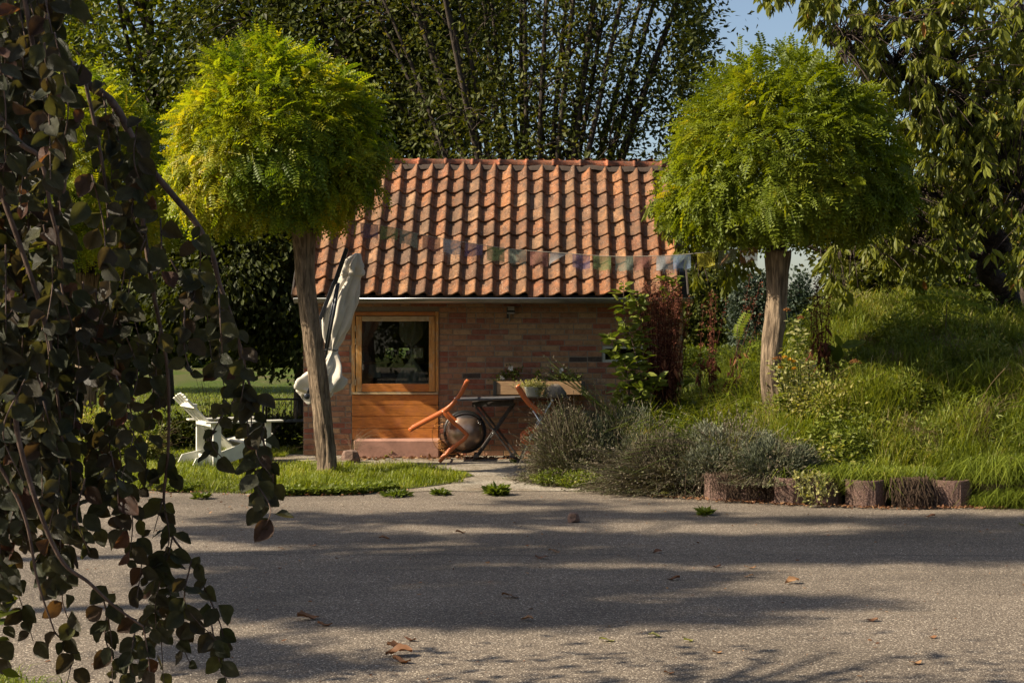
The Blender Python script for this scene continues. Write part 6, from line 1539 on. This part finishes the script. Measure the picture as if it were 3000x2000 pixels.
lv = [(1208, 1920, .13, 'large curled brown leaf with upturned stalk near the bottom centre'), (1135, 1898, .10, 'rusty flat leaf just left of the large curled one'), (1150, 1936, .10, 'rusty leaf in front of the large curled one'), (1218, 1877, .07, 'dark thin leaf behind the large curled one'),
      (1520, 1750, .10, 'brown ragged leaf right of the centre of the shaded asphalt'), (1562, 1818, .07, 'orange-brown leaf at the edge of the lit asphalt'), (870, 1815, .12, 'long reddish leaf at the left edge of the centre shade'), (930, 1831, .08, 'thin brown leaf beside the long reddish leaf'),
      (1568, 1634, .09, 'dark crumpled leaf in the shade at mid height'), (1640, 1617, .08, 'tan flat leaf below the brick fragment'), (1938, 1618, .07, 'dark brown leaf on the shaded asphalt right of the brick fragment'), (1992, 1697, .08, 'brown leaf in the lit streak under the dark one'), (2112, 1660, .06, 'small dark leaf on the shadow edge'),
      (2215, 1664, .08, 'ochre leaf on the shadow edge right of centre'), (2180, 1689, .06, 'small standing leaf in the sun'), (2340, 1706, .10, 'ochre curled leaf alone on the sunlit asphalt'), (2740, 1514, .08, 'dark leaf near the clean sunlit ring'), (2572, 1818, .06, 'thin brown leaf on the right sunlit asphalt'), (2720, 1868, .05, 'tiny leaf near the lower right corner'),
      (1800, 1876, .08, 'pale ochre twiggy leaf on sunlit asphalt near the bottom'), (1900, 1863, .06, 'small brown leaf up right of the pale ochre one'), (2002, 1879, .06, 'small tan leaf further right of the pale ochre one'), (2087, 1912, .05, 'tiny orange leaf at the lower middle right'), (926, 1598, .06, 'small brown leaf in the left shade by the beech twigs'), (835, 1608, .05, 'tiny tan leaf beside the hanging beech twig'), (1110, 1580, .08, 'reddish leaf in the upper shade left'), (1335, 1562, .08, 'reddish leaf in the upper shade centre'), (1945, 1972, .05, 'small leaf at the very bottom right of centre'),
      (2700, 1942, .07, 'orange-brown leaf at the lower right'), (1905, 1445, .17, 'pale green folded leaf on the edge below the lavender'), (1965, 1455, .15, 'long yellow leaf right of the pale green folded one'), (2150, 1462, .06, 'yellow leaf below the curry plant'), (1750, 1436, .07, 'orange leaf at the lavender left foot'), (2985, 1538, .09, 'green-grey leaf at the right edge')]
lm = []
for k, (V, F_) in enumerate(LV):
    for c_, tn in (('dead_leaf', .2), ('dead_leaf', .55), ('pale_leaf', .6), ('dead_leaf', .85)):
        me = np_mesh('fallen_leaf', V, F_, np.full(len(V), tn)); me.materials.append(M[c_]); lm.append(me)
r = np.random.RandomState(33)
for i, (x, y, s, lb_) in enumerate(lv):
    kind_ = 2 if ('yellow' in lb_ or 'pale' in lb_ or 'green-grey' in lb_) else (3 if ('ochre' in lb_ or 'tan' in lb_ or 'orange' in lb_) else (0 if 'dark' in lb_ else 1))
    o = bpy.data.objects.new('fallen_leaf', lm[(i % 5) * 4 + kind_]); C.objects.link(o); o.location = gpx(x, y) ; o.location.z = .001; o.rotation_euler = (0, r.uniform(-.2, .2), PI / 2 + r.uniform(-.5, .5) + PI * r.randint(2)); o.scale = (s, s, s * .8)
    tag(o, lb_, 'leaf', 'fallen leaves on the asphalt')
def litter(name, label, spots, n, s, m, seed, sx=.1, sy=.05):
    r = np.random.RandomState(seed); P = np.array([spots[r.randint(len(spots))] for _ in range(n)]) + r.randn(n, 3) * [sx, sy, 0]; P[:, 2] = .008 + .015 * r.rand(n); V, F_, T = leaves(r, P, s, r.randn(n, 3) * [1, 1, .15], 1.5, r.rand(n), (LEAF, LEAF_F), .2); tag(link(name, np_mesh(name, V, [F_], T, False), m), label, 'litter', kind='stuff')
litter('leaf_litter', 'dry leaves gathered along the foot of the shed wall', [at(x, 1340, 17.2 + .15 * math.sin(x), 0) for x in range(1040, 1640, 25)], 420, .05, M['dead_leaf'], 1, .1, .12)
litter('leaf_litter', 'brown litter in the angle between asphalt and planting bed', [(x_, float(ring_y(x_)) - .22, 0) for x_ in np.linspace(.95, 5, 60)], 900, .03, M['dead_leaf'], 2, .06, .035)
litter('leaf_litter', 'dry litter along the asphalt edge of the lawn', [(x_, np.interp(x_, [-10, -4.2, -3.2, -2.2, -1.5, -1.0], [14.75, 14.0, 13.72, 13.42, 13.52, 13.95]) - .08, 0) for x_ in np.linspace(-6, -1, 60)], 300, .025, M['dead_leaf'], 3, .1, .06)

r = np.random.RandomState(71); n = 1500; x = r.uniform(-4, 5, n); y = 6 + 8.2 * r.rand(n) ** .8; P = np.c_[x, y, .002 + 0 * x]
V, F_, T = leaves(r, P, .012 + .02 * r.rand(n) ** 3, r.randn(n, 3) * [1, 1, .1], 2.5, r.rand(n), (LEAF, LEAF_F), .2, .8)
tag(link('crumbs', np_mesh('crumbs', V, [F_], T, False), M['dead_leaf']), 'crumbled bits of leaf strewn over the asphalt', 'litter', kind='stuff')

# ------------------------------------------------------------------ copper beech in the left foreground
bb = np.array((-3.9, 4.6, 0.)); be = empty('copper_beech', bb); tag(be, 'copper beech with dark hanging twigs in the left foreground', 'tree')
tk_ = smooth_path([bb, bb + [.05, 0, 1.5], bb + [.2, .1, 3.2], bb + [.1, 0, 6]], 20); V, F_, T = tube_arr(tk_ - bb, np.linspace(.24, .1, 20), 20); link('trunk', np_mesh('trunk', V, F_, T), M['twig_bark'], be)
def beech_leaf(seed):
    r = np.random.RandomState(seed); nv, nu = 9, 7; V, LC = [], []; c1, c2, c3 = r.uniform(.1, .75), r.uniform(-.45, .35), r.uniform(0, 6)
    for j in range(nv):
        v = j / (nv - 1); w = .36 * (math.sin(PI * v ** .78)) ** .9 if 0 < v < 1 else .0
        for i in range(nu):
            u = (i / (nu - 1) - .5) * 2; ed = abs(u) == 1; x = u * w * (1 + (.05 * math.sin(j * 3.14) if ed else 0)); y = v + (.02 if ed and j % 2 else 0)
            z = c1 * abs(u) ** 1.3 * w * 1.4 + c2 * v * v + .035 * math.sin(9 * v + c3) * abs(u) + .02 * r.randn() * abs(u)
            V.append((x, y, z)); LC.append((u * .5 * (w / .4 + .01), v, 0))
    V.append((-.008, -.13, .0)); V.append((.008, -.13, 0)); V.append((0.0, .03, 0)); LC += [(0, 0, 0)] * 3; b = nv * nu
    ii = np.arange(nv - 1)[:, None] * nu + np.arange(nu - 1)[None]; return np.array(V), np.stack([ii, ii + 1, ii + nu + 1, ii + nu], -1).reshape(-1, 4), np.array([(b, b + 1, b + 2)]), np.array(LC)
BL = [beech_leaf(s) for s in range(9)]; BLM = []
for V, Fq, Ft, LC in BL:
    me = np_mesh('leaf', V, [Fq, Ft]); a = me.attributes.new('leafco', 'FLOAT_VECTOR', 'POINT'); a.data.foreach_set('vector', LC.astype(np.float32).ravel()); me.materials.append(M['beech_leaf']); BLM.append(me)
# boughs: (points in photo pixels, distance)
boughs = [([(-250, -400), (60, -80), (150, 110), (250, 240), (330, 300), (395, 420), (430, 480), (505, 570), (575, 655), (620, 740), (640, 820), (668, 900), (690, 965), (708, 1050), (735, 1140), (762, 1235), (778, 1330)], 4.4, .016, .003),
          ([(-300, 100), (-50, 300), (60, 420), (120, 470), (150, 620), (175, 720), (190, 840)], 3.9, .010, .003),
          ([(-250, 700), (-30, 1090), (35, 1160), (55, 1290), (110, 1480), (180, 1640), (260, 1705), (330, 1770), (420, 1835)], 3.7, .010, .003),
          ([(-200, -300), (-60, 200), (20, 480), (60, 600), (50, 760)], 4.2, .012, .003),
          ([(395, 420), (410, 560), (425, 700), (450, 860), (470, 960), (490, 1080), (495, 1200), (492, 1330), (480, 1470), (505, 1570), (560, 1640), (590, 1700)], 4.3, .008, .003),
          ([(60, -80), (100, 150), (140, 330), (190, 520), (170, 640), (185, 900)], 4.0, .008, .003), ([(-200, 0), (-20, 500), (120, 900), (160, 1100), (190, 1350)], 4.0, .01, .003),
          ([(250, 240), (300, 480), (320, 700), (300, 950), (330, 1150), (360, 1400)], 4.3, .006, .002), ([(-100, 1200), (60, 1480), (110, 1700), (160, 1850)], 3.6, .006, .002)]
for pts, D, r0, r1 in boughs:
    P = smooth_path([px(x, y, D + .02 * i) for i, (x, y) in enumerate(pts)], 50) - bb; tube('bough', P, np.linspace(r0, r1, 50), M['twig_bark'], be, 8)
tw = [(330, 320, 345, 620), (300, 260, 330, 560), (240, 180, 262, 430), (430, 500, 455, 760), (395, 470, 370, 720), (585, 680, 560, 900), (470, 640, 450, 840),
      (690, 960, 705, 1180), (735, 1140, 755, 1380), (762, 1270, 775, 1500), (778, 1330, 768, 1540), (640, 840, 655, 1080), (655, 900, 665, 1180), (720, 1120, 725, 1330), (775, 1250, 800, 1400), (700, 1050, 640, 1230), (425, 700, 410, 1000), (350, 620, 330, 960), (330, 850, 345, 1150),
      (470, 960, 470, 1200), (300, 900, 320, 1300), (340, 1100, 350, 1420), (492, 1330, 450, 1560), (505, 1570, 520, 1800), (560, 1640, 640, 1880), (590, 1700, 655, 1960), (620, 1830, 668, 2000), (500, 1600, 460, 1870), (480, 1470, 420, 1700), (450, 1700, 480, 2010), (360, 1400, 375, 1650),
      (400, 1820, 410, 2040), (300, 1740, 330, 2010), (320, 1760, 370, 1990), (200, 1650, 215, 1850), (250, 1400, 262, 1620), (130, 1500, 160, 1720), (60, 1350, 90, 1620), (200, 900, 240, 1250), (150, 1000, 170, 1350), (540, 900, 560, 1100), (600, 860, 620, 1060), (500, 760, 520, 980), (160, 1850, 190, 2030), (420, 1835, 440, 2010),
      (380, 1250, 400, 1450), (660, 1200, 690, 1380), (270, 1250, 300, 1500), (740, 1400, 765, 1560), (420, 1550, 400, 1760), (540, 1750, 560, 1950)]
r = np.random.RandomState(21); Pl, Dl, Sl = [], [], []
for k in range(95):
    x = r.uniform(-180, 185); y = r.uniform(-260, 1180); tw.append((x, y, x + r.uniform(-25, 45), y + r.uniform(250, 480)))
for k in range(6):
    x = r.uniform(200, 470); y = r.uniform(330, 1000); tw.append((x, y, x + r.uniform(-25, 40), y + r.uniform(180, 330)))
for k in range(34):
    x = r.uniform(-160, 210); y = r.uniform(900, 1480); tw.append((x, y, x + r.uniform(-30, 50), y + r.uniform(260, 480)))
for k in range(14):
    x = r.uniform(-60, 330); y = r.uniform(1150, 1420); tw.append((x, y, x + r.uniform(-30, 40), y + r.uniform(200, 330)))
for i, (x0, y0, x1, y1) in enumerate(tw):
    D = 4.25 + .35 * r.randn() * .7 if i > 52 else 4.3 + .12 * r.randn()
    D = min(max(D, 3.5), 5.2); a, b = px(x0, y0, D), px(x1, y1, D - .05); mid = (a + b) / 2 + r.randn(3) * [.03, .04, .01]; P = smooth_path([a, mid, b], 16)
    tube('twig', P - bb, np.linspace(.0028, .0012, 16), M['twig_bark'], be, 5)
    L = np.linalg.norm(b - a); k = max(4, int(L / .025)); fine_tip = i < 53
    for j in range(k):
        t_ = (j + .3 * r.rand()) / k; p = P[min(15, int(t_ * 15.9))]; sd = 1 if j % 2 else -1; ang = r.uniform(-.6, .6)
        d = np.array((sd * r.uniform(.25, .95) * math.cos(ang), math.sin(ang) * .8, -r.uniform(.35, 1.0))); Pl.append(p + .01 * r.randn(3)); Dl.append(d); Sl.append(.068 * r.uniform(.65, 1.15) * (1 - .45 * max(0, t_ - .7) / .3 * fine_tip))
Pl, Dl, Sl = np.array(Pl), unit(np.array(Dl)), np.array(Sl); n = len(Pl)
U = unit(np.c_[.5 * r.randn(n), -1 + .45 * r.randn(n), .3 + .5 * r.randn(n)]); R = frames(Dl, U)
vis = np.where((Pl[:, 0] / Pl[:, 1] > -.355) & (np.abs((Pl[:, 2] - EYE) / Pl[:, 1] - .0) < .25))[0]
# the 300 that show largest: nearest and outermost
sc_ = -Pl[vis, 1] + 1.2 * (Pl[vis, 0] / Pl[vis, 1] > -.3); pick = vis[np.argsort(-(sc_ + Sl[vis] * 8))[:300]]
for k in pick:
    o = bpy.data.objects.new('leaf', BLM[k % 9]); C.objects.link(o); o.parent = be
    o.matrix_local = Matrix.Translation(Pl[k] - bb) @ Matrix(R[k].tolist()).to_4x4() @ Matrix.Scale(Sl[k], 4)
rest_ = np.setdiff1d(np.arange(n), pick); parts, lcs = [], []
for k in range(9):
    s = rest_[rest_ % 9 == k]; V, Fq, Ft, LC = BL[k]; a = scatter(V, Fq, Pl[s] - bb, R[s], Sl[s], r.rand(len(s))); b = Ft[None] + (np.arange(len(s)) * len(V))[:, None, None]
    parts.append((a[0], [a[1], b.reshape(-1, 3)], a[2])); lcs.append(np.tile(LC, (len(s), 1)))
V, F_, T = merge(parts); me = np_mesh('foliage', V, F_, T); a = me.attributes.new('leafco', 'FLOAT_VECTOR', 'POINT'); a.data.foreach_set('vector', np.concatenate(lcs).astype(np.float32).ravel())
link('foliage', me, M['beech_leaf'], be)['kind'] = 'stuff'
# the rest of its crown, beyond the edge and above the frame
r = np.random.RandomState(31); cen = np.concatenate([crown_cen(r, (-4.4, 3.5, 4.4), (1.9, 1.8, 1.8), 420, 31, .5), crown_cen(r, (-3.3, 5.6, 3.0), (.9, 1.0, 1.2), 26, 32, .4)])
cen = cen[~((cen[:, 0] / cen[:, 1] > -.375) & (np.abs((cen[:, 2] - EYE) / cen[:, 1]) < .28) & (cen[:, 1] > .3))]
P = np.repeat(cen, 13, 0) + .16 * r.randn(len(cen) * 13, 3); V, F_, T = leaves(r, P - bb, .09, r.randn(len(P), 3) - [0, 0, 1], .6, r.rand(len(P)), T5, .4, 1.1)
link('crown', np_mesh('crown', V, [F_], T, False), M['beech_leaf'], be)['kind'] = 'stuff'
items = []
for i in range(9):
    e = np.array((-4.3, 4.2, 4.4)) + unit(r.randn(3)) * 1.5; a = tk_[12]; items.append((smooth_path([a, (a + e) / 2 + [0, 0, .2], e], 8) - bb, np.linspace(.05, .012, 8)))
tubes('limbs', items, M['twig_bark'], be, 7)['kind'] = 'stuff'
# green undergrowth in the bottom left corner
r = np.random.RandomState(6)
b0 = px(30, 2080, 4.4); leafy_shoot('green_sapling', 'fresh green stems among the beech twigs at the lower left edge', [[px(-60, 2350, 4.4), px(-30, 1950, 4.4), px(20, 1640, 4.4)], [px(-120, 2350, 4.5), px(-80, 1900, 4.5), px(-20, 1650, 4.5)]], (40, .065), M['mid_leaf'], M['twig_bark'], 91, 'sapling')
tufts('corner_grass', 'grass at the bottom left corner under the beech', [(x, 6.2 + .2 * math.sin(x * 7), 0, 1) for x in np.linspace(-3.4, -2.0, 12)], 110, .12, .10, 1.0, M['grass_blade'], .3, 93, .006)
